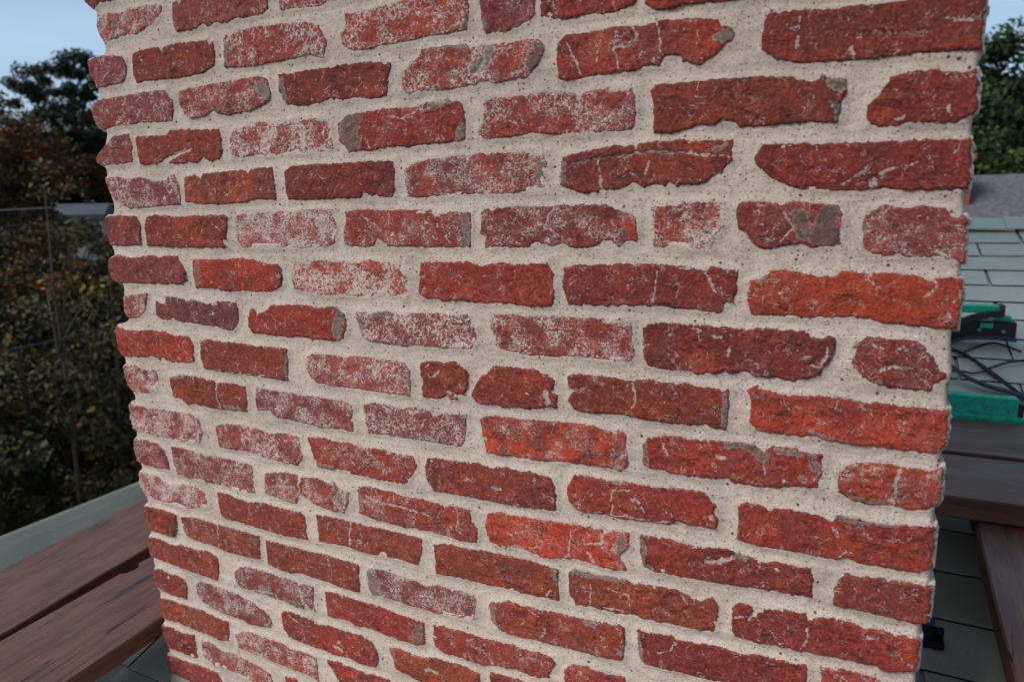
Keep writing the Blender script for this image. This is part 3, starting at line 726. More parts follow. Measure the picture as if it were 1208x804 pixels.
def make_wood_mat():
    M = Mat('weathered_plank_wood', 0.5, 0.4)
    co = M.coords(True, (1.0, 1.0, 1.0))
    st = M.coords(True, (4.5, 62.0, 62.0)); st2 = M.coords(True, (16.0, 260.0, 260.0)); bl = M.coords(True, (1.4, 4.0, 4.0))
    g = M.noise(st, 1.0, 4, 0.6, 1.2); g2 = M.noise(st2, 1.0, 3, 0.6); b = M.noise(bl, 2.2, 4, 0.6)
    bl2 = M.coords(True, (5.0, 14.0, 14.0)); b2 = M.noise(bl2, 1.6, 5, 0.65, 0.4)
    c = M.mix(M.ss(g, 0.34, 0.66), lin(74, 42, 29), lin(99, 59, 41))
    c = M.mix(M.ss(b, 0.46, 0.64, 0, 0.4), c, lin(92, 71, 64))
    c = M.mix(M.ss(b, 0.45, 0.30, 0, 0.6), c, lin(106, 60, 36))
    c = M.mix(M.ss(b2, 0.50, 0.68, 0, 0.4), c, lin(104, 70, 54))
    c = M.mix(M.ss(b2, 0.48, 0.32, 0, 0.4), c, lin(66, 42, 35))
    c = M.mix(M.ss(g2, 0.50, 0.34, 0, 0.55), c, lin(46, 29, 25))
    spl = M.math('ABSOLUTE', M.math('SUBTRACT', M.noise(M.coords(True, (1.1, 16.0, 16.0)), 1.0, 3, 0.5, 0.3), 0.5))
    c = M.mix(M.math('MULTIPLY', M.ss(spl, 0.010, 0.003), M.ss(b, 0.45, 0.55)), c, lin(30, 20, 18))
    kn = M.n('TexVoronoi', Scale=1.0); M.nt.links.new(M.coords(True, (2.2, 7.0, 7.0)), kn.inputs['Vector'])
    kd = M.math('ADD', kn.outputs['Distance'], M.math('MULTIPLY', M.math('SUBTRACT', g2, 0.5), 0.06))
    c = M.mix(M.ss(kd, 0.11, 0.05, 0, 0.75), c, lin(46, 30, 26))
    sp = M.noise(co, 26, 3, 0.6)
    c = M.mix(M.ss(sp, 0.66, 0.74, 0, 0.55), c, lin(44, 38, 40))
    sp2 = M.noise(co, 60, 2, 0.5)
    c = M.mix(M.ss(sp2, 0.73, 0.79, 0, 0.5), c, lin(160, 148, 140))
    M.color(c)
    M.set(M.b.inputs['Roughness'], M.ss(b, 0.35, 0.65, 0.40, 0.62))
    M.bump(M.math('ADD', g, M.math('MULTIPLY', g2, 0.5)), 0.45, 0.002)
    return M.m

def make_plain(name, col, rough=0.6, spec=0.4, vary=0.25, scale=40, metal=0.0):
    M = Mat(name, rough, spec)
    co = M.coords()
    n = M.noise(co, scale, 4, 0.6)
    dark = tuple(v * (1 - vary) for v in col)
    M.color(M.mix(M.ss(n, 0.35, 0.65), dark, col))
    M.set(M.b.inputs['Roughness'], M.ss(n, 0.3, 0.7, max(rough - 0.12, 0.1), min(rough + 0.12, 1)))
    M.b.inputs['Metallic'].default_value = metal
    M.bump(n, 0.15, 0.002)
    return M.m

def make_leaf_mat(name, stops):
    M = Mat(name, 0.7, 0.2)
    t = M.n('Attribute', p_attribute_name='tint').outputs['Fac']
    r = M.n('ValToRGB', Fac=t)
    cr = r.color_ramp
    while len(cr.elements) < len(stops): cr.elements.new(0.5)
    for e, (p, c) in zip(cr.elements, stops): e.position = p; e.color = (*c, 1)
    M.color(r.outputs['Color'])
    return M.m

BRICK_MAT = make_brick_mat()
MORTAR_MAT = make_mortar_mat()
SHINGLE_MAT = make_shingle_mat('grey_green_shingle', lin(172, 174, 162), lin(188, 189, 177), lin(208, 208, 198))
WING_MAT = make_shingle_mat('dimmed_grey_green_roofing', lin(80, 89, 83), lin(92, 101, 95), lin(112, 118, 112))  # wing roofing set darker: corner light falloff put into its colour
DARK_SHINGLE_MAT = make_shingle_mat('charcoal_shingle', lin(58, 58, 64), lin(84, 82, 88), lin(96, 94, 100), 0.02)
WOOD_MAT = make_wood_mat()
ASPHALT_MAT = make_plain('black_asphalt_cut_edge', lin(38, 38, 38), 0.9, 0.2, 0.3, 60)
GREEN_MAT = make_plain('teal_green_paint', lin(0, 172, 142), 0.34, 0.5, 0.25, 60)
RUBBER_MAT = make_plain('black_rubber', lin(30, 30, 34), 0.5, 0.4, 0.4, 60)
STRAP_MAT = make_plain('slate_blue_strap', lin(66, 66, 88), 0.65, 0.3, 0.35, 90)
STEEL_MAT = make_plain('zinc_steel', lin(150, 150, 150), 0.35, 0.5, 0.3, 200, 0.8)
BLUE_MAT = make_plain('blue_plastic', lin(24, 92, 168), 0.4, 0.5, 0.2, 80)
CABLE_MAT = make_plain('black_cable', lin(26, 26, 28), 0.55, 0.4, 0.3, 120)
WIRE_MAT = make_plain('grey_wire', lin(118, 122, 128), 0.5, 0.4, 0.2, 20)
DARK_WIRE_MAT = make_plain('dark_wire', lin(40, 42, 48), 0.6, 0.3, 0.2, 20)
BARK_MAT = make_plain('grey_bark', lin(74, 66, 58), 0.95, 0.1, 0.5, 14)
PALE_BARK_MAT = make_plain('pale_bark', lin(86, 80, 70), 0.95, 0.1, 0.4, 14)
SIDING_MAT = make_plain('white_siding', lin(196, 198, 198), 0.8, 0.2, 0.12, 4)
TRIM_MAT = make_plain('cedar_trim', lin(132, 66, 40), 0.8, 0.2, 0.3, 8)
FARWALL_MAT = make_plain('weathered_grey_siding', lin(120, 120, 116), 0.85, 0.2, 0.2, 3)
SLATE_MAT = make_plain('pale_slate_roof', lin(56, 65, 76), 0.8, 0.3, 0.2, 5)
GLASS_MAT = make_plain('dark_window_glass', lin(40, 48, 56), 0.1, 0.6, 0.2, 5)
GROUND_MAT = make_plain('grass_ground', lin(58, 62, 36), 0.95, 0.1, 0.5, 0.6)
FLASH_MAT = make_plain('lead_flashing', lin(92, 94, 98), 0.55, 0.5, 0.3, 30, 0.5)

# ------------------------------------------------------------------ setting: roof
ROOF_Z0, ROOF_T = 0.60, 0.36
RIDGE_Y = 2.72
ROOF_ANG = math.atan(ROOF_T)
def roof_z(y): return ROOF_Z0 + ROOF_T * y
WING_X, WING_Z = -0.85, 0.78

ground = Parts().add([(-400, -400, -5.5), (400, -400, -5.5), (400, 400, -5.5), (-400, 400, -5.5)], [(0, 1, 2, 3)]).build('ground', GROUND_MAT)
tag(ground, kind='structure')

# house body under the roofs, so that nothing floats
hb = Parts()
hb.add([(-0.75, -5.2, -5.5), (5.2, -5.2, -5.5), (5.2, 10.2, -5.5), (-0.75, 10.2, -5.5),
        (-0.75, -5.2, -1.45), (5.2, -5.2, -1.45), (5.2, 10.2, -1.3), (-0.75, 10.2, -1.3), (-0.75, RIDGE_Y, 1.45), (5.2, RIDGE_Y, 1.45)],
       [(0, 1, 5, 4), (2, 3, 7, 6), (0, 4, 8, 7, 3), (1, 2, 6, 9, 5), (4, 5, 9, 8), (8, 9, 6, 7)])
house_wall = hb.build('house_wall', SIDING_MAT)
tag(house_wall, kind='structure')

# main roof: a deck with two slopes; the shingles the photo shows are its children
rp = Parts()
yb, yf = 10.4, -5.5
zf, zb, zr = roof_z(yf), roof_z(2 * RIDGE_Y - yb), roof_z(RIDGE_Y)
d, t = 0.011, 0.06
def sheet(x0, x1): # closed profile extruded along x
    prof = [(yf, zf - d), (RIDGE_Y, zr - d), (yb, zb - d), (yb, zb - d - t), (RIDGE_Y, zr - d - t), (yf, zf - d - t)]
    vs = [(x, y, z) for x in (x0, x1) for y, z in prof]; n = len(prof)
    fs = [(i, i + n, (i + 1) % n + n, (i + 1) % n) for i in range(n)] + [(0, 1, 4, 5), (1, 2, 3, 4), (n + 5, n + 4, n + 1, n), (n + 4, n + 3, n + 2, n + 1)]
    rp.add(vs, fs)
sheet(-0.50, 5.4)
main_roof = rp.build('main_roof', SHINGLE_MAT)
tag(main_roof, kind='structure')

# one tab, shared by all single shingles: local x along the course, y up the slope, z out of the roof
def tab_mesh(w, L, th):
    p = Parts().add([(-w / 2, 0, 0), (w / 2, 0, 0), (w / 2, L, -0.004), (-w / 2, L, -0.004),
                     (-w / 2, 0.0008, th), (w / 2, 0.0008, th), (w / 2, 0.004, th + 0.001), (-w / 2, 0.004, th + 0.001), (w / 2, L, 0.0), (-w / 2, L, 0.0)],
                    [(3, 2, 1, 0), (0, 1, 5, 4), (4, 5, 6, 7), (7, 6, 8, 9), (0, 4, 7, 9, 3), (2, 8, 6, 5, 1), (3, 9, 8, 2)])
    me = p.mesh('shingle', SHINGLE_MAT)
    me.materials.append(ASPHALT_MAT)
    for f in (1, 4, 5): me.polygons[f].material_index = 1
    return me
STEP_Y = 0.122
TAB = tab_mesh(0.293, 0.175, 0.0065)
rng = random.Random(5)
for j in range(-4, 21):
    yb_ = 0.05 + STEP_Y * j
    off = -0.21 if j % 2 == 0 else -0.06
    for k in range(-4, 12):
        xc = off + 0.15 + 0.30 * k
        if j <= 4 and -0.9 < xc < 0.25: pass
        elif j >= 1 and 1.25 < xc < 2.75 and yb_ > 0.1: pass
        else: continue
        if xc < -0.36 and yb_ > 0.1: continue
        o = obj('shingle', TAB, main_roof, (xc + rng.uniform(-.003, .003), yb_ + rng.uniform(-.003, .003), roof_z(yb_) - 0.004),
                (ROOF_ANG, 0, rng.uniform(-.004, .004)))
CAP = Parts()
cw, cl = 0.135, 0.19
a = ROOF_ANG
for (x0, x1, lift0, lift1) in ((0, cl, 0.010, 0.002),):
    prof = []
    vs = []
    for x, lf in ((x0, lift0), (x1, lift1)):
        for y, z in ((-cw * math.cos(a), -cw * math.sin(a)), (-0.02, -0.005), (0.02, -0.005), (cw * math.cos(a), -cw * math.sin(a))):
            vs.append((x, y, z + lf)); vs.append((x, y, z + lf - 0.006))
    fs = []
    for i in range(3):
        b0, b1 = 2 * i, 2 * i + 2
        fs += [(b0, b0 + 8, b1 + 8, b1), (b0 + 1, b1 + 1, b1 + 9, b0 + 9), (b0 + 1, b0, b1, b1 + 1), (b0 + 8, b0 + 9, b1 + 9, b1 + 8)]
    fs += [(0, 1, 9, 8), (6, 14, 15, 7)]
    CAP.add(vs, fs)
CAP_ME = CAP.mesh('ridge_shingle', SHINGLE_MAT)
for k in range(9):
    obj('ridge_shingle', CAP_ME, main_roof, (1.36 + 0.165 * k, RIDGE_Y, zr + 0.012), (0, 0, rng.uniform(-.01, .01)))

# lower wing: its ridge runs away from the camera, left of the planks
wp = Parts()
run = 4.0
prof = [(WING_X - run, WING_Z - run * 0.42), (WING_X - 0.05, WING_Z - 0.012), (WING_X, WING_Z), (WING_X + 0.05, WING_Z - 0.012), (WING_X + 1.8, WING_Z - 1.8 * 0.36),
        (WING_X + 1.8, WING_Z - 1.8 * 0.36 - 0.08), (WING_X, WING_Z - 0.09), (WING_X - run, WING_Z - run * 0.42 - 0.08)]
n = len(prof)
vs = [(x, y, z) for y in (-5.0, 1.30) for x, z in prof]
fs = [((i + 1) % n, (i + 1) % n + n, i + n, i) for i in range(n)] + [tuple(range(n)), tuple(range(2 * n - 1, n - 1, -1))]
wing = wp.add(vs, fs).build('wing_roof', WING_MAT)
tag(wing, kind='structure')
ww = Parts().box((WING_X - 3.6, -4.8, -5.5), (WING_X + 0.2, 1.2, -0.82)).build('wing_wall', SIDING_MAT)
tag(ww, kind='structure')

# ------------------------------------------------------------------ the brick chimney
CH_DEPTH = 0.60
COLS = dict(r=lin(143, 50, 38), o=lin(160, 56, 36), s=lin(180, 58, 32), m=lin(126, 55, 53), p=lin(150, 62, 57), b=lin(129, 54, 39),
            w=lin(140, 64, 42), d=lin(119, 43, 35), v=lin(98, 54, 52))
MARK_COLS = dict(w=MORTAR_COL, g=lin(112, 107, 98), n=lin(108, 84, 68), k=lin(58, 48, 48), o=lin(190, 66, 40))
brick_list = []
for l in BRICKS.strip().split('\n'):
    tk = l.split()
    brick_list.append((int(tk[0]), tk[1], float(tk[2]), np.array([[int(v) for v in q.split(',')] for q in tk[3:]]) / 1e4))
mark_list = []
for l in MARKS.strip().split('\n'):
    tk = l.split()
    mark_list.append((tk[0], max(int(tk[1]) / 1e4, 0.0012), np.array([[int(v) for v in q.split(',')] for q in tk[2:]]) / 1e4))
el = np.array(EDGE_LEFT) / 1e4; er = np.array(EDGE_RIGHT) / 1e4
el = el[np.argsort(el[:, 1])]; er = er[np.argsort(er[:, 1])]
edge_l = lambda z: np.interp(z, el[:, 1], el[:, 0])
edge_r = lambda z: np.interp(z, er[:, 1], er[:, 0])
Z_BOT, Z_TOP = 0.50, 2.235
PITCH_Z = 0.0715

# bricks beyond the picture's edge: carry each course on to both corners
rr = random.Random(3)
rows = {}
for b in brick_list: rows.setdefault(b[0], []).append(b)
extra = []
for r in range(-2, 20):
    have = sorted([(b[3][:, 0].min(), b[3][:, 0].max(), b[3][:, 1].min(), b[3][:, 1].max()) for b in rows.get(r, [])])
    near = [b for q in (r, r - 1, r + 1) for b in rows.get(q, [])]
    x = have[-1][1] + 0.016 if have else 0.012
    last = have[-1] if have else None
    first = not have
    while x < 1.30:
        w = 0.098 if (first and r % 2) else 0.205
        first = False
        x1 = min(x + w, 1.362)
        if 1.362 - x1 < 0.06: x1 = 1.362
        zc = 2.0 - r * PITCH_Z
        if r >= 13: zc = 2.0 - r * PITCH_Z + 0.0 + 0.022 * (x / 1.36) ** 2
        if r <= 1: zc -= 0.012 * (x / 1.36) ** 2
        j = lambda s=0.002: rr.uniform(-s, s)
        h = 0.0272
        P = [(x + j(), zc + h + j()), (x + .3 * (x1 - x), zc + h + j()), (x + .7 * (x1 - x), zc + h + j()), (x1 + j(), zc + h + j()),
             (x1 + j(), zc - h + j()), (x + .6 * (x1 - x), zc - h + j()), (x + .3 * (x1 - x), zc - h + j()), (x + j(), zc - h + j())]
        extra.append((r, rr.choice('rrbdmop'), rr.choice((.08, .1, .2, .4)), np.array(P)))
        x = x1 + 0.016
front = [(b, True) for b in brick_list] + [(b, False) for b in extra]

chimney = empty('brick_chimney', (0.68, 0.3, roof_z(0.3)))
tag(chimney, 'old red brick chimney with thick cream mortar joints filling the picture', 'chimney')
CH0 = Vector(chimney.location)

def make_front_brick(idx, P, amt, res, corner_depth):
    rs = np.random.RandomState(100 + idx)
    x0, x1, z0, z1 = P[:, 0].min() - .004, P[:, 0].max() + .004, P[:, 1].min() - .004, P[:, 1].max() + .004
    nx, nz = max(int((x1 - x0) / res), 4), max(int((z1 - z0) / res), 4)
    X, Z = np.meshgrid(np.linspace(x0, x1, nx), np.linspace(z0, z1, nz))
    s = idx % 97
    sd0 = poly_sd(X, Z, P)
    rag = 0.8 + 0.8 * rs.rand()
    sd = sd0 + rag * (0.0005 * vn(X / .011, Z / .011, s) + 0.0008 * vn(X / .0052, Z / .0052, s + 3) + 0.0007 * vn(X / .0028, Z / .0028, s + 5)) + 0.0009
    proud = np.clip(0.0029 - 0.0029 * amt + rs.uniform(-.0006, .0010), .0008, .005)
    e = np.clip(sd / 0.0030, 0, 1)
    H = np.where(sd > 0, -0.0012 + (proud + 0.0012) * np.sqrt(np.maximum(1 - (1 - e) ** 2, 0)), -0.0012 + sd * 1.6)
    tilt = rs.uniform(-1, 1, 2) * 0.0012
    u, w = (X - x0) / (x1 - x0) - .5, (Z - z0) / (z1 - z0) - .5
    rel = 0.3 + 1.0 * rs.rand() ** 1.5
    H = H + e * (tilt[0] * u + tilt[1] * w + rel * (0.0013 * vn(X / .030, Z / .016, s + 7) + 0.0009 * vn(X / .010, Z / .008, s + 9) + 0.0005 * vn(X / .0042, Z / .0042, s + 11)))
    # spalls and pits
    for _ in range(rs.randint(1, 5)):
        cx, cz, rad = rs.uniform(x0 + .01, x1 - .01), rs.uniform(z0 + .006, z1 - .006), rs.uniform(.003, .009)
        dd = np.hypot((X - cx) / 1.6, Z - cz) + .0015 * vn(X / .006, Z / .006, s + 13)
        H -= e * rs.uniform(.0006, .0018) * sstep(rad, rad * .5, dd)
    mf = np.zeros(X.shape); mcol = np.zeros(X.shape + (3,)); mcol[:] = MORTAR_COL
    jig = .5 * vn(X / .006, Z / .006, s + 15) + .5 * vn(X / .0028, Z / .0028, s + 17)
    Xw = X + .0020 * vn(X / .011, Z / .011, s + 19) + .0011 * vn(X / .0045, Z / .0045, s + 20)
    Zw = Z + .0020 * vn(X / .011, Z / .011, s + 21) + .0011 * vn(X / .0045, Z / .0045, s + 22)
    for t, rad, pts in mark_list:
        if pts[:, 0].max() + rad < x0 or pts[:, 0].min() - rad > x1 or pts[:, 1].max() + rad < z0 or pts[:, 1].min() - rad > z1: continue
        dd = np.full(X.shape, 1e9)
        if len(pts) == 1: dd = np.hypot(Xw - pts[0, 0], Zw - pts[0, 1])
        for q in range(len(pts) - 1): dd = np.minimum(dd, seg_dist(Xw, Zw, pts[q], pts[q + 1]))
        wig = min(.45 * rad, .0022) * jig * (1.6 if t != 'w' else 1.0)
        f = sstep(rad + max(.35 * rad, .0011), rad - max(.35 * rad, .0011), dd + wig)
        if t == 'w': H -= f * e * min(.0010, .3 * rad); f = f * (0.80 + 0.2 * jig)
        if t == 'k': H -= f * e * (.0022 if rad < .003 else .0004); f = f * .85
        if t in 'gn': f = f * (.85 + .15 * jig)
        f = np.clip(f, 0, 1)
        mcol = mcol * (1 - f[..., None]) + np.array(MARK_COLS[t]) * f[..., None]
        mf = np.maximum(mf, f)
    keep = (sd > -.0020)
    fk = keep[:-1, :-1] | keep[1:, :-1] | keep[:-1, 1:] | keep[1:, 1:]
    ids = np.arange(nx * nz).reshape(nz, nx)
    quads = np.stack([ids[:-1, :-1], ids[:-1, 1:], ids[1:, 1:], ids[1:, :-1]], -1)[fk]
    used = np.unique(quads); remap = np.full(nx * nz, -1); remap[used] = np.arange(len(used))
    quads = remap[quads]
    c = np.array([(x0 + x1) / 2, 0.0, (z0 + z1) / 2])
    V = np.stack([X.ravel()[used], -H.ravel()[used], Z.ravel()[used]], 1) - c
    # skirt: the brick runs back into the wall
    ed = np.concatenate([quads[:, [i, (i + 1) % 4]] for i in range(4)])
    key = ed[:, 0].astype(np.int64) * 1000003 + ed[:, 1]; rkey = ed[:, 1].astype(np.int64) * 1000003 + ed[:, 0]
    bd = ed[~np.isin(key, rkey)]
    bv = np.unique(bd); bm = np.full(len(V), -1); bm[bv] = np.arange(len(bv))
    n0 = len(V); nb = len(bv)
    top = V[bv].copy(); bot = V[bv].copy(); bot[:, 1] = corner_depth
    V = np.concatenate([V, top, bot])
    sk = np.stack([n0 + bm[bd[:, 1]], n0 + bm[bd[:, 0]], n0 + nb + bm[bd[:, 0]], n0 + nb + bm[bd[:, 1]]], 1)
    me = np_mesh('brick', V, [quads, sk], BRICK_MAT, np.concatenate([np.ones(len(quads), bool), np.zeros(len(sk), bool)]))
    ex = lambda A: np.concatenate([A.ravel()[used], A.ravel()[used][bv], A.ravel()[used][bv]])
    add_attr(me, 'edge', ex(sd))
    add_attr(me, 'mark', ex(mf))
    col = np.concatenate([mcol.reshape(-1, 3)[used], mcol.reshape(-1, 3)[used][bv], mcol.reshape(-1, 3)[used][bv]])
    add_attr(me, 'mark_color', np.concatenate([col, np.ones((len(col), 1))], 1), 'FLOAT_COLOR')
    return me, c

col_rng = random.Random(21)
polys = []
for i, ((r, cc, amt, P), traced) in enumerate(front):
    xm0, xm1 = P[:, 0].min(), P[:, 0].max()
    corner = xm0 < 0.07 or xm1 > 1.33
    depth = 0.1 if not corner else (0.205 if xm1 - xm0 < 0.13 else 0.098)
    me, c = make_front_brick(i, P, amt, 0.0018 if traced else 0.003, depth)
    o = obj('brick', me, chimney, Vector(c) - CH0)
    k = col_rng.uniform(.9, 1.08)
    base = [v * k for v in COLS[cc]]
    o.color = (base[0], base[1] * col_rng.uniform(.92, 1.1), base[2] * col_rng.uniform(.9, 1.12), amt)
    polys.append(P)

# mortar: one relief sheet for the front, carried round the sides and over the top
nz = int((Z_TOP - Z_BOT) / 0.0025); nx = 560
zz = np.linspace(Z_BOT, Z_TOP, nz)
lo = edge_l(zz) + .0015 * vn(zz / .012, zz * 0, 2) + .0006; hi = edge_r(zz) + .0008 * vn(zz / .012, zz * 0, 4)
ss = np.linspace(0, 1, nx)
X = lo[:, None] + (hi - lo)[:, None] * ss[None, :]
Z = np.repeat(zz[:, None], nx, 1)
D = np.full(X.shape, 0.03)          # distance from the nearest brick
for P in polys:
    x0, x1, z0, z1 = P[:, 0].min() - .014, P[:, 0].max() + .014, P[:, 1].min() - .014, P[:, 1].max() + .014
    i0, i1 = np.searchsorted(zz, z0), np.searchsorted(zz, z1)
    if i1 <= i0: continue
    j0 = max(int((x0 + .02) / 1.36 * nx) - 22, 0); j1 = min(int((x1 + .02) / 1.36 * nx) + 8, nx)
    sl = (slice(i0, i1), slice(j0, j1))
    D[sl] = np.minimum(D[sl], -poly_sd(X[sl], Z[sl], P))
H = -0.0012 * sstep(.002, .009, D) + .0004 * sstep(.004, .0, D)
H += .0006 * vn(X / .022, Z / .012, 21) + .0003 * vn(X / .007, Z / .007, 22) + .00022 * vn(X / .0035, Z / .0035, 23)
H -= .004 * sstep(-.004, -.012, D)      # sinks behind the bricks
ed = np.minimum(X - lo[:, None], hi[:, None] - X)
rc = 0.007
H -= np.where(ed < rc, rc - np.sqrt(np.maximum(rc ** 2 - (rc - np.clip(ed, 0, rc)) ** 2, 0)), 0)
V = np.stack([X.ravel(), -H.ravel(), Z.ravel()], 1)
ids = np.arange(nx * nz).reshape(nz, nx)
Q = np.stack([ids[:-1, :-1], ids[:-1, 1:], ids[1:, 1:], ids[1:, :-1]], -1).reshape(-1, 4)
# sides, back and top, sparser
nv = len(V); sidev = []; Q2 = []
step = 4; zi = list(range(0, nz, step)); zi[-1] = nz - 1
ysd = [0.007, 0.1, 0.3, CH_DEPTH]
def strip(col, flip):
    global nv
    base = nv
    for i in zi:
        sidev.append(V[ids[i, col]])
        for y in ysd:
            sidev.append((X[i, col], y, zz[i]))
    m = len(ysd) + 1
    for a_ in range(len(zi) - 1):
        for b_ in range(m - 1):
            q = [base + a_ * m + b_, base + a_ * m + b_ + 1, base + (a_ + 1) * m + b_ + 1, base + (a_ + 1) * m + b_]
            Q2.append(q[::-1] if flip else q)
    nv += len(zi) * m
    return base, m
bl, m = strip(0, True)
br, m = strip(nx - 1, False)
for a_ in range(len(zi) - 1):
    Q2.append([bl + a_ * m + m - 1, bl + (a_ + 1) * m + m - 1, br + (a_ + 1) * m + m - 1, br + a_ * m + m - 1])
k = len(zi) - 1
Q2.append([bl + k * m, br + k * m, br + k * m + m - 1, bl + k * m + m - 1])
V = np.concatenate([V, np.array(sidev, dtype=float)])
mort = np_mesh('mortar', V - np.array(CH0), [Q, np.array(Q2)], MORTAR_MAT, np.concatenate([np.ones(len(Q), bool), np.zeros(len(Q2), bool)]))
obj('mortar', mort, chimney)

# side faces: plain bricks, one mesh per length
def side_brick_mesh(L, h=0.0545, pr=0.004, bk=0.03):
    a_, b_, c_ = L / 2, h / 2, 0.004
    vs = [(-a_, 0, -b_), (a_, 0, -b_), (a_, 0, b_), (-a_, 0, b_), (-a_ + c_, -pr, -b_ + c_), (a_ - c_, -pr, -b_ + c_), (a_ - c_, -pr, b_ - c_), (-a_ + c_, -pr, b_ - c_),
          (-a_, bk, -b_), (a_, bk, -b_), (a_, bk, b_), (-a_, bk, b_)]
    fs = [(4, 5, 6, 7), (0, 1, 5, 4), (1, 2, 6, 5), (2, 3, 7, 6), (3, 0, 4, 7), (0, 8, 9, 1), (1, 9, 10, 2), (2, 10, 11, 3), (3, 11, 8, 0)]
    me = Parts().add(vs, fs).mesh('brick', BRICK_MAT)
    add_attr(me, 'edge', np.full(12, .01)); add_attr(me, 'mark', np.zeros(12)); add_attr(me, 'mark_color', np.zeros((12, 4)), 'FLOAT_COLOR')
    return me
SB = {0: [(0.112 + .1025, .205), (.333 + .1025, .205)], 1: [(.219 + .1025, .205), (.44 + .077, .154)]}
SBM = {.205: side_brick_mesh(.205), .154: side_brick_mesh(.154)}
for r in range(-2, 20):
    for side in (0, 1):
        zc = 2.0 - r * PITCH_Z + (0.0 if side == 0 else (.018 if r > 10 else (-.006 if r < 4 else 0)))
        for yc, L in SB[r % 2]:
            x = float(edge_l(zc)) if side == 0 else float(edge_r(zc))
            o = obj('brick', SBM[L], chimney, Vector((x, yc, zc)) - CH0, (0, 0, -math.pi / 2 if side == 0 else math.pi / 2))
            cc = COLS[col_rng.choice('rrbdmop')]
            o.color = (*cc, col_rng.choice((.08, .15, .3, .4)))
# cap slab and flashing, outside the picture
cap = Parts().box((0.03, 0.02, Z_TOP + 0.002), (1.345, CH_DEPTH - 0.02, Z_TOP + 0.06), 0.012).build('cap_slab', MORTAR_MAT, chimney, -CH0)
for nm, xa, xb in (('flashing', -0.012, -0.004), ('flashing', 1.372, 1.380)):
    fp = Parts().add([(xa, 0.0, roof_z(0) - .02), (xb, 0.0, roof_z(0) - .02), (xb, .6, roof_z(.6) - .02), (xa, .6, roof_z(.6) - .02),
                      (xa, 0.0, roof_z(0) + .05), (xb, 0.0, roof_z(0) + .05), (xb, .6, roof_z(.6) + .05), (xa, .6, roof_z(.6) + .05)],
                     [(3, 2, 1, 0), (4, 5, 6, 7), (0, 1, 5, 4), (1, 2, 6, 5), (2, 3, 7, 6), (3, 0, 4, 7)])
    fp.build(nm, FLASH_MAT, chimney, -CH0)

# ------------------------------------------------------------------ planks
def plank(label, centre, L, W, T, ang, notch=None, seed=1, tilt=0.0):
    """local x along the board; top face at local z = 0"""
    r_ = random.Random(seed)
    pts = []
    nseg = 26
    for i in range(nseg + 1):
        x = -L / 2 + L * i / nseg
        pts.append((x, -W / 2 + r_.uniform(-.0012, .0012)))
    for i in range(nseg, -1, -1):
        x = -L / 2 + L * i / nseg
        y = W / 2 + r_.uniform(-.0012, .0012)
        pts.append((x, y))
    if notch is not None:                       # a worn half-round bite out of one edge
        side, nx_, nr = notch
        y0 = side * W / 2
        arc = [(nx_ + nr * 1.5 * math.cos(t_), y0 - side * nr * math.sin(t_)) for t_ in [math.pi * q / 8 for q in range(9)]]
        pts = [p for p in pts if not (abs(p[0] - nx_) < nr * 1.7 and abs(p[1] - y0) < .01)]
        new = []
        for i, p in enumerate(pts):
            new.append(p)
            q = pts[(i + 1) % len(pts)]
            if abs(p[1] - y0) < .01 and abs(q[1] - y0) < .01 and (p[0] - nx_) * (q[0] - nx_) < 0:
                new += arc[::-1] if q[0] > p[0] else arc
        pts = new
    o = Parts().prism(pts, -T, 0.0, 0.003).build('scaffold_plank', WOOD_MAT, None, centre, (tilt, 0, ang))
    return tag(o, label, 'plank', 'brown planks laid on the roof around the chimney')
PZ = 0.8214
def along(xc, dxdy, y0, y1, z):  # centre and angle of a plank running away from the camera
    ym = (y0 + y1) / 2
    return (xc + dxdy * ym, ym, z), math.pi / 2 + math.atan(-dxdy), (y1 - y0) * math.hypot(1, dxdy)
c_, a_, L_ = along(-0.437, -0.155, -2.2, 0.47, PZ)
plank('reddish brown plank beside the grey-green roof edge, farther of the two left of the chimney', c_, L_, 0.268, 0.040, a_, None, 1)
c_, a_, L_ = along(-0.147, -0.085, -2.2, 0.40, PZ - 0.002)
plank('reddish brown plank with a dark notch in its edge, touching the chimney on its left', c_, L_, 0.252, 0.040, a_, (1, 1.045, 0.017), 2)
plank('brown plank right of the chimney, nearest the green metal rail', (1.75, 1.092, 1.103), 3.2, 0.286, 0.042, 0.012, None, 3)
plank('brown plank crossing right of the chimney, showing its front edge above the dark roof', (1.75, 0.806, 1.100), 3.2, 0.262, 0.045, 0.02, None, 4)
c_, a_, L_ = along(1.612, 0.055, -1.9, 0.90, 1.052)
plank('brown plank at the lower right corner, running under the crossing plank', c_, L_, 0.255, 0.040, a_, None, 6)

for k, (yy, lb) in enumerate(((-.20, 'unseen brown plank added for shade before the chimney, nearest its face, below the picture'), (-.48, 'unseen brown plank added for shade before the chimney, second from its face, below the picture'),
                              (-.76, 'unseen brown plank added for shade before the chimney, third from its face, below the picture'), (-1.04, 'unseen brown plank added for shade before the chimney, farthest from its face, below the picture'))):
    plank(lb, (1.94, yy, 1.035), 1.8, 0.262, 0.040, 0.01 * (k - 1), None, 10 + k)  # unseen platform added to keep light off the lower right roof
plank('unseen brown plank end added for shade, tucked under the others at the lower right corner, below the picture', (2.40, .035, 1.008), 2.02, 0.25, 0.036, 0.0, None, 22)  # added out of view to narrow the slot and darken the roof below
plank('unseen brown plank added for shade outside the right edge, beside the one under the crossing plank', (1.90, -.40, 1.052), 2.6, 0.262, 0.040, math.pi / 2 - .05, None, 20)  # added out of view, blocks light reaching the roof from the right
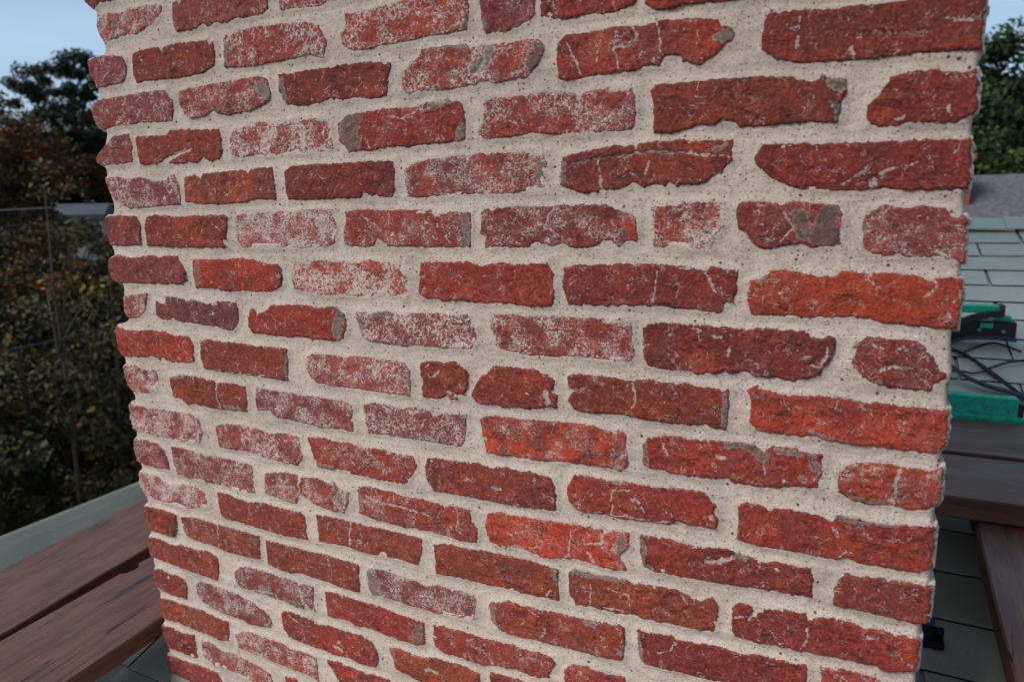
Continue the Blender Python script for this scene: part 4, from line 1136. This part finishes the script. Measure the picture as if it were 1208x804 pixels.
plank('unseen brown plank added for shade, farthest outside the right edge', (2.18, -.40, 1.052), 2.6, 0.262, 0.040, math.pi / 2 - .05, None, 21)  # second added blocker on the right, also out of view

# ------------------------------------------------------------------ green rails, straps and cables on the roof
def on_roof(x, y, h=0.0): return (x, y - h * math.sin(ROOF_ANG), roof_z(y) + h * math.cos(ROOF_ANG))
def strap_mesh(P, pts, w, t):
    """flat band along pts, width along y"""
    for i in range(len(pts) - 1):
        a0, b0 = Vector(pts[i]), Vector(pts[i + 1])
        dirn = (b0 - a0).normalized(); up = Vector((0, 1, 0)).cross(dirn).normalized() * t; s_ = Vector((0, w / 2, 0))
        vs = [a0 - s_ - up, a0 + s_ - up, a0 + s_ + up, a0 - s_ + up, b0 - s_ - up, b0 + s_ - up, b0 + s_ + up, b0 - s_ + up]
        P.add(vs, [(3, 2, 1, 0), (4, 5, 6, 7), (0, 1, 5, 4), (1, 2, 6, 5), (2, 3, 7, 6), (3, 0, 4, 7)])
    return P
# lower rail, just behind the planks
lr = empty('roof_rail', (1.2, 1.285, roof_z(1.285)))
tag(lr, 'teal green metal rail with two bolts, lying just behind the brown planks', 'rail', 'green metal rails on the roof')
def rel(o): return Vector(o.location)
def part(P, name, mat, root, smooth=False): return P.build(name, mat, root, -rel(root), (0, 0, 0), smooth)
part(Parts().box((0.9, 1.262, 1.100), (1.690, 1.300, 1.160), 0.003), 'channel', GREEN_MAT, lr)
part(Parts().box((0.9, 1.246, 1.086), (1.96, 1.262, 1.113), 0.002), 'foot_strip', GREEN_MAT, lr)
part(Parts().box((1.690, 1.268, 1.096), (1.704, 1.298, 1.146), 0.002), 'end_cap', RUBBER_MAT, lr)
part(Parts().box((1.714, 1.262, 1.100), (1.80, 1.285, 1.117), 0.002), 'shoe', GREEN_MAT, lr)
def bolt(x, y, z, r, root, up=False):
    p0, p1 = Vector((x, y, z)), (Vector((x, y, z + .004)) if up else Vector((x, y - .005, z)))
    part(Parts().tube([p0, p1], r, 6), 'bolt', STEEL_MAT, root)
for bx in (1.30, 1.625, 1.676): bolt(bx, 1.262, 1.132 if bx < 1.65 else 1.125, .0055, lr)
bolt(1.60, 1.253, 1.113, .005, lr, True); bolt(1.735, 1.272, 1.117, .007, lr, True)
# upper rail with its black jaw
ur = empty('roof_rail', (1.2, 1.72, roof_z(1.72)))
tag(ur, 'teal green metal rail end with black rubber jaw, higher up the shingles', 'rail', 'green metal rails on the roof')
part(Parts().box((0.95, 1.690, 1.322), (1.702, 1.735, 1.346), 0.003), 'channel', GREEN_MAT, ur)
part(Parts().box((0.95, 1.700, 1.236), (1.752, 1.735, 1.296), 0.004), 'jaw_block', RUBBER_MAT, ur)
part(Parts().box((1.695, 1.712, 1.296), (1.738, 1.745, 1.312), 0.002), 'stop', GREEN_MAT, ur)
part(Parts().box((1.655, 1.694, 1.274), (1.690, 1.700, 1.292), 0.001), 'badge_plate', GREEN_MAT, ur)
arc = [(1.46 + .255 * math.sin(t_), 1.682, 1.215 + .115 * (1 - math.cos(t_)) / 1.0) for t_ in [0.2 + 1.2 * q / 12 for q in range(13)]]
arc = [(1.52, 1.675, 1.215), (1.555, 1.675, 1.256), (1.592, 1.675, 1.287), (1.630, 1.675, 1.308), (1.668, 1.677, 1.320), (1.708, 1.68, 1.326)]
part(strap_mesh(Parts(), arc, .03, .009), 'jaw_arm', RUBBER_MAT, ur)
part(strap_mesh(Parts(), [(1.50, 1.69, 1.19), (1.56, 1.69, 1.222), (1.62, 1.69, 1.243), (1.69, 1.69, 1.248), (1.75, 1.69, 1.244)], .03, .006), 'jaw_arm', STRAP_MAT, ur)
bolt(1.655, 1.700, 1.268, .006, ur); bolt(1.718, 1.700, 1.266, .006, ur)
part(Parts().box((1.702, 1.688, 1.310), (1.716, 1.737, 1.349), 0.003), 'end_cap', STRAP_MAT, ur)
for x_ in (1.15, 1.42):
    part(Parts().box((x_, 1.702, roof_z(1.70)), (x_ + .03, 1.730, 1.24), 0.002), 'leg', STEEL_MAT, ur)

def smooth_curve(pts, n=6):
    out = []
    P_ = [Vector(p) for p in pts]
    for i in range(len(P_) - 1):
        p0, p1, p2, p3 = P_[max(i - 1, 0)], P_[i], P_[i + 1], P_[min(i + 2, len(P_) - 1)]
        for k in range(n):
            t_ = k / n
            out.append(.5 * ((2 * p1) + (p2 - p0) * t_ + (2 * p0 - 5 * p1 + 4 * p2 - p3) * t_ ** 2 + (3 * p1 - p0 - 3 * p2 + p3) * t_ ** 3))
    return out + [P_[-1]]
def cable(label, pts, r, mat=CABLE_MAT, name='cable', n=7):
    o = Parts().tube(smooth_curve([on_roof(x, y, r + h) for x, y, h in pts]), r, n).build(name, mat, None, smooth=True)
    return tag(o, label, 'cable', 'black cables lying on the shingles')
cable('thick black cable slanting across the shingles between the two green rails', [(1.40, 1.78, .006), (1.50, 1.71, .006), (1.597, 1.649, .006), (1.657, 1.569, .007), (1.735, 1.428, .008), (1.80, 1.30, .006), (1.87, 1.14, .006)], .0055)
cable('black cable twisted alongside the thick one on the shingles', [(1.42, 1.75, .006), (1.53, 1.69, .007), (1.612, 1.632, .012), (1.662, 1.553, .006), (1.742, 1.408, .012), (1.83, 1.22, .006)], .004)
cable('thin black cable arching upward under the black jaw', [(1.604, 1.640, .008), (1.635, 1.668, .007), (1.668, 1.698, .007), (1.700, 1.712, .008), (1.735, 1.694, .007), (1.764, 1.672, .006)], .0034)
cable('thin black cable curving right off the thick cable', [(1.668, 1.560, .012), (1.692, 1.585, .007), (1.720, 1.606, .007), (1.764, 1.623, .007), (1.85, 1.632, .006)], .0036)
cable('thin black cable lying level behind the lower green rail', [(1.48, 1.53, .006), (1.590, 1.545, .006), (1.622, 1.538, .006), (1.650, 1.549, .006), (1.668, 1.556, .010)], .003)
sp_ = smooth_curve([(1.46, 1.60, 1.23), (1.555, 1.53, 1.190), (1.60, 1.49, 1.162), (1.650, 1.462, 1.145), (1.705, 1.44, 1.135), (1.76, 1.42, 1.122), (1.86, 1.38, 1.106)])
o = strap_mesh(Parts(), sp_, .03, .0045).build('webbing_strap', STRAP_MAT, None)
tag(o, 'slate blue webbing strap sagging behind the lower green rail', 'strap')

# clamp with a blue knob on the dark roof beside the chimney
cl = empty('clamp', (1.443, 0.60, roof_z(0.60)))
tag(cl, 'small black clamp with blue knob on the shaded shingles beside the chimney', 'clamp')
part(Parts().box((1.418, 0.585, roof_z(.60) - .004), (1.481, 0.625, roof_z(.60) + .012), .003), 'base', RUBBER_MAT, cl)
part(Parts().box((1.425, 0.590, roof_z(.60) + .012), (1.461, 0.620, roof_z(.60) + .040), .004), 'body', RUBBER_MAT, cl)
part(Parts().tube([(1.463, .605, roof_z(.6) + .026), (1.479, .605, roof_z(.6) + .026)], .009, 10), 'screw', RUBBER_MAT, cl, True)
part(Parts().box((1.441, 0.592, roof_z(.60) + .040), (1.462, 0.614, roof_z(.60) + .056), .003), 'knob', BLUE_MAT, cl)

# ------------------------------------------------------------------ neighbouring house on the right
nh = empty('neighbour_house', (4.5, 15.5, -5.5))
tag(nh, 'neighbouring house roof of dark grey shingles beyond the ridge at the right', 'house')
ny0, ny1, nyr, nzr, nze, nxa, nxb = 12.2, 19.2, 15.7, 2.14, 0.55, 0.6, 10.5
part(Parts().add([(nxa + .4, ny0 + .5, -5.5), (nxb - .4, ny0 + .5, -5.5), (nxb - .4, ny1 - .5, -5.5), (nxa + .4, ny1 - .5, -5.5),
                  (nxa + .4, ny0 + .5, nze + .1), (nxb - .4, ny0 + .5, nze + .1), (nxb - .4, ny1 - .5, nze + .1), (nxa + .4, ny1 - .5, nze + .1),
                  (nxa + .4, nyr, nzr - .18), (nxb - .4, nyr, nzr - .18)],
                 [(0, 1, 5, 4), (2, 3, 7, 6), (0, 4, 8, 7, 3), (1, 2, 6, 9, 5)]), 'wall', SIDING_MAT, nh)
rf = part(Parts().add([(nxa, ny0, nze), (nxb, ny0, nze), (nxb, nyr, nzr), (nxa, nyr, nzr), (nxa, ny1, nze), (nxb, ny1, nze),
                       (nxa, ny0, nze - .14), (nxb, ny0, nze - .14), (nxb, nyr, nzr - .14), (nxa, nyr, nzr - .14), (nxa, ny1, nze - .14), (nxb, ny1, nze - .14)],
                      [(0, 1, 2, 3), (3, 2, 5, 4), (6, 9, 8, 7), (9, 10, 11, 8), (0, 6, 7, 1), (4, 5, 11, 10), (0, 3, 9, 6), (3, 4, 10, 9), (1, 7, 8, 2), (2, 8, 11, 5)]), 'roof', DARK_SHINGLE_MAT, nh)
# its courses, proud strips down the slope facing us
ns = 26
for k in range(ns):
    f0, f1 = k / ns, (k + 1.15) / ns
    if f1 > 1: f1 = 1
    g = lambda f, dz: (ny0 + (nyr - ny0) * f, nze + (nzr - nze) * f + dz)
    (ya, za), (yb2, zb2) = g(f0, .026), g(f1, .006)
    c0 = Parts().add([(nxa + .02, ya, za), (nxb - .02, ya, za), (nxb - .02, yb2, zb2), (nxa + .02, yb2, zb2), (nxa + .02, ya, za - .02), (nxb - .02, ya, za - .02)], [(0, 1, 2, 3), (4, 5, 1, 0)])
    q = c0.build('shingle_course', DARK_SHINGLE_MAT, rf, Vector((0, 0, 0)))
    q.location = -rel(nh)
chm = part(Parts().box((2.62, 14.4, 1.2), (3.305, 15.0, 2.38), .01).box((2.58, 14.36, 2.38), (3.345, 15.04, 2.50), .01), 'chimney', TRIM_MAT, nh)

# ------------------------------------------------------------------ far house seen through the trees
def polar(ang_deg, dist, z): return (CAM[0] + dist * math.cos(math.radians(ang_deg)), CAM[1] + dist * math.sin(math.radians(ang_deg)), z)
fx, fy, _ = polar(147.9, 105, 0)
fh = empty('far_house', (fx, fy, -4.6), math.radians(40))
tag(fh, 'distant pale house with blue-grey roof glimpsed between the trees at left', 'house')
Parts().box((-2.6, -2.2, 0), (2.6, 2.2, 6.75)).build('wall', FARWALL_MAT, fh)
Parts().add([(-3, -2.6, 6.7), (3, -2.6, 6.7), (3, 0, 8.1), (-3, 0, 8.1), (-3, 2.6, 6.7), (3, 2.6, 6.7)], [(0, 1, 2, 3), (3, 2, 5, 4), (0, 3, 4), (1, 5, 2), (0, 4, 5, 1)]).build('roof', SLATE_MAT, fh)
for wx in (-1.5, 0.2, 1.6):
    w_ = Parts().box((wx - .4, -2.26, 5.1), (wx + .4, -2.2, 6.3)).build('window', TRIM_MAT if wx > 1 else SLATE_MAT, fh)
    Parts().box((wx - .33, -2.29, 5.17), (wx + .33, -2.262, 6.23)).build('pane', GLASS_MAT, w_)

# ------------------------------------------------------------------ trees
AUTUMN = make_leaf_mat('autumn_leaves', [(0.0, lin(32, 29, 14)), (0.45, lin(62, 50, 22)), (0.75, lin(110, 62, 24)), (1.0, lin(150, 84, 30))])
OLIVE = make_leaf_mat('olive_leaves', [(0.0, lin(22, 26, 13)), (0.5, lin(46, 48, 22)), (0.8, lin(80, 64, 26)), (1.0, lin(122, 86, 30))])
GREEN = make_leaf_mat('green_leaves', [(0.0, lin(20, 31, 15)), (0.55, lin(38, 56, 26)), (1.0, lin(66, 84, 38))])
PINE = make_leaf_mat('pine_needles', [(0.0, lin(14, 24, 18)), (0.6, lin(26, 44, 28)), (1.0, lin(44, 66, 40))])

def crown_mesh(name, mat, seed, clumps, rx, rz, leaf, per, cone=False, hollow=0.35, spread=0.5):
    rs = np.random.RandomState(seed)
    cs = []
    while len(cs) < clumps:
        p = rs.uniform(-1, 1, 3)
        d2 = np.linalg.norm(p)
        if d2 > 1 or d2 < hollow: continue
        if cone:
            f = (p[2] + 1) / 2
            p[0] *= (1.05 - f) * 1.2; p[1] *= (1.05 - f) * 1.2
        cs.append(p * np.array([rx, rx, rz]))
    cs = np.array(cs)
    n = clumps * per
    ci = rs.randint(0, clumps, n)
    cr = rs.uniform(.6, 1.25, clumps) * spread
    dirs = rs.normal(size=(n, 3)); dirs /= np.linalg.norm(dirs, axis=1)[:, None]
    pos = cs[ci] + dirs * (cr[ci] * rs.rand(n) ** .6)[:, None] * np.array([1, 1, .7])
    u = rs.normal(size=(n, 3)); u /= np.linalg.norm(u, axis=1)[:, None]
    v = np.cross(u, rs.normal(size=(n, 3))); v /= np.linalg.norm(v, axis=1)[:, None]
    s = leaf * rs.uniform(.6, 1.3, n)[:, None]
    V = np.stack([pos - u * s, pos + v * s * .55, pos + u * s, pos - v * s * .55], 1).reshape(-1, 3)
    me = np_mesh(name, V, np.arange(n * 4).reshape(-1, 4), mat)
    ctint = rs.rand(clumps) * .55
    tint = np.clip(ctint[ci] + rs.rand(n) ** 2 * .55, 0, 1)
    add_attr(me, 'tint', np.repeat(tint, 4))
    return me, cs

CROWNS = {
    'autumn': crown_mesh('crown', AUTUMN, 1, 110, 1.9, 2.0, .050, 330, False, .35, .42),
    'olive': crown_mesh('crown', OLIVE, 2, 120, 2.1, 2.3, .050, 330, False, .35, .45),
    'green': crown_mesh('crown', GREEN, 3, 110, 2.6, 2.8, .075, 330, False, .3, .55),
    'pine': crown_mesh('crown', PINE, 4, 80, 2.9, 2.5, .085, 260, False, .1, .55),
    'sparse': crown_mesh('crown', OLIVE, 5, 26, 1.1, 2.2, .045, 60, False, .2, .35),
}
def tree(name, label, kind, ang, dist, top_z, scale, rot, group=None, bark=None, lean=0.0):
    me, cs = CROWNS[kind]
    x, y, _ = polar(ang, dist, 0)
    root = empty(name, (x, y, -5.5), math.radians(rot))
    tag(root, label, 'tree', group)
    rzmax = {'autumn': 2.3, 'olive': 2.6, 'green': 3.2, 'pine': 2.8, 'sparse': 2.4}[kind] * scale
    cz = top_z + 5.5 - rzmax
    c = obj('crown', me, root, (0, 0, cz)); c.scale = (scale, scale, scale)
    P = Parts(); h = cz
    r0 = (.05 + .035 * h * .35) if kind != 'sparse' else .032
    P.tube([(0, 0, 0), (lean * .3, 0, h * .4), (lean * .7, .05, h * .8), (lean, 0, h + .2 * rzmax), (lean * 1.2, 0.02, h + .75 * rzmax)], [r0, r0 * .85, r0 * .65, r0 * .4, r0 * .12], 8)
    rs = random.Random(int(ang * 10 + dist))
    for k in range(9):
        t_ = cs[rs.randrange(len(cs))] * scale
        z0 = h * rs.uniform(.75, 1.0)
        P.tube([(lean * .8, 0, z0), (t_[0] * .45 + lean * .4, t_[1] * .45, (z0 + cz + t_[2]) / 2), (t_[0], t_[1], cz + t_[2])], [r0 * .38, r0 * .24, r0 * .08], 5)
    P.build('trunk', bark or BARK_MAT, root, smooth=True)
    return root
GL = 'trees standing behind the chimney at left'
tree('maple_tree', 'orange-brown autumn maple at the left edge under the pale sky', 'autumn', 153.2, 30.0, 6.3, 1.40, 10, GL)
tree('oak_tree', 'olive tree with yellowing leaves low at the left edge, above the roof strip', 'olive', 153.0, 10.5, 1.15, .95, 40, GL)
tree('oak_tree', 'dark olive tree low beside the chimney, behind the planks', 'olive', 146.0, 12.5, 1.25, 1.05, 130, GL)
tree('young_tree', 'thin pale-stemmed young tree rising before the autumn leaves at left', 'sparse', 151.6, 9.0, 2.5, .8, 20, GL, BARK_MAT, .25)
tree('young_tree', 'thin leaning pale stem close to the chimney, below the far house', 'sparse', 148.6, 9.5, 1.45, .7, 200, GL, BARK_MAT, -.3)
tree('pine_tree', 'dark evergreen crown rising highest against the sky left of the chimney', 'pine', 147.7, 118.0, 25.3, 2.9, 0, GL)
tree('hedge_tree', 'rounded olive tree just below the far house, left of the chimney', 'olive', 149.2, 34.0, 2.15, 1.35, 60, GL)
tree('hedge_tree', 'rusty tree under the wires at the left edge, below the maple', 'autumn', 151.8, 26.0, 1.75, 1.30, 160, GL)
tree('hedge_tree', 'dark olive tree touching the chimney below the far house', 'olive', 145.4, 26.0, 1.60, 1.2, 210, GL)
FAR = 'far trees behind the house at left'
for an, di, tz, sc, kd, rt, lb in ((151.0, 125, 18.5, 4.4, 'autumn', 0, 'distant rust-brown tree between the autumn maple and the evergreen'),
                           (146.6, 122, 18.5, 4.4, 'autumn', 50, 'distant rust-brown tree right against the chimney, below the evergreen'),
                           (149.0, 130, 18.0, 4.8, 'olive', 100, 'distant olive tree behind the far house roof')):
    tree('far_tree', lb, kd, an, di, tz, sc, rt, FAR)
GR = 'green trees behind the dark roof at right'
tree('green_tree', 'dark green tree filling the gap between chimney and right edge, above the dark roof', 'green', 80.2, 25.0, 6.15, 1.25, 30, GR)
tree('green_tree', 'green tree with thin top sprays beside the chimney at the upper right', 'green', 84.6, 22.0, 6.5, 1.1, 140, GR)
tree('green_tree', 'lower green tree right behind the dark roof ridge', 'green', 77.0, 23.0, 4.9, 1.2, 250, GR)

# ------------------------------------------------------------------ overhead wires
def wire(label, a0, b0, r, mat):
    a0, b0 = Vector(a0), Vector(b0); dv = b0 - a0
    pts = [a0 - dv * 6 + dv * (13 * q / 12) * 1.0 for q in range(13)]
    pts = [p + Vector((0, 0, .0)) for p in pts]
    o = Parts().tube(pts, r, 6).build('overhead_wire', mat, None, smooth=True)
    tag(o, label, 'wire', 'overhead wires crossing the trees at left')
def dirp(v, dist): return tuple(CAM[i] + v[i] * dist for i in range(3))
wire('pale overhead wire crossing the trees, topmost of three', dirp((-.889, .458, .011), 9.0), dirp((-.832, .555, .016), 9.3), .006, WIRE_MAT)
wire('dark overhead wire just below the pale one', dirp((-.89, .456, -.008), 9.2), dirp((-.833, .553, -.001), 9.5), .008, DARK_WIRE_MAT)
wire('faint dark wire low across the trees at left', dirp((-.899, .438, -.155), 8.4), dirp((-.837, .548, -.139), 8.7), .008, DARK_WIRE_MAT)
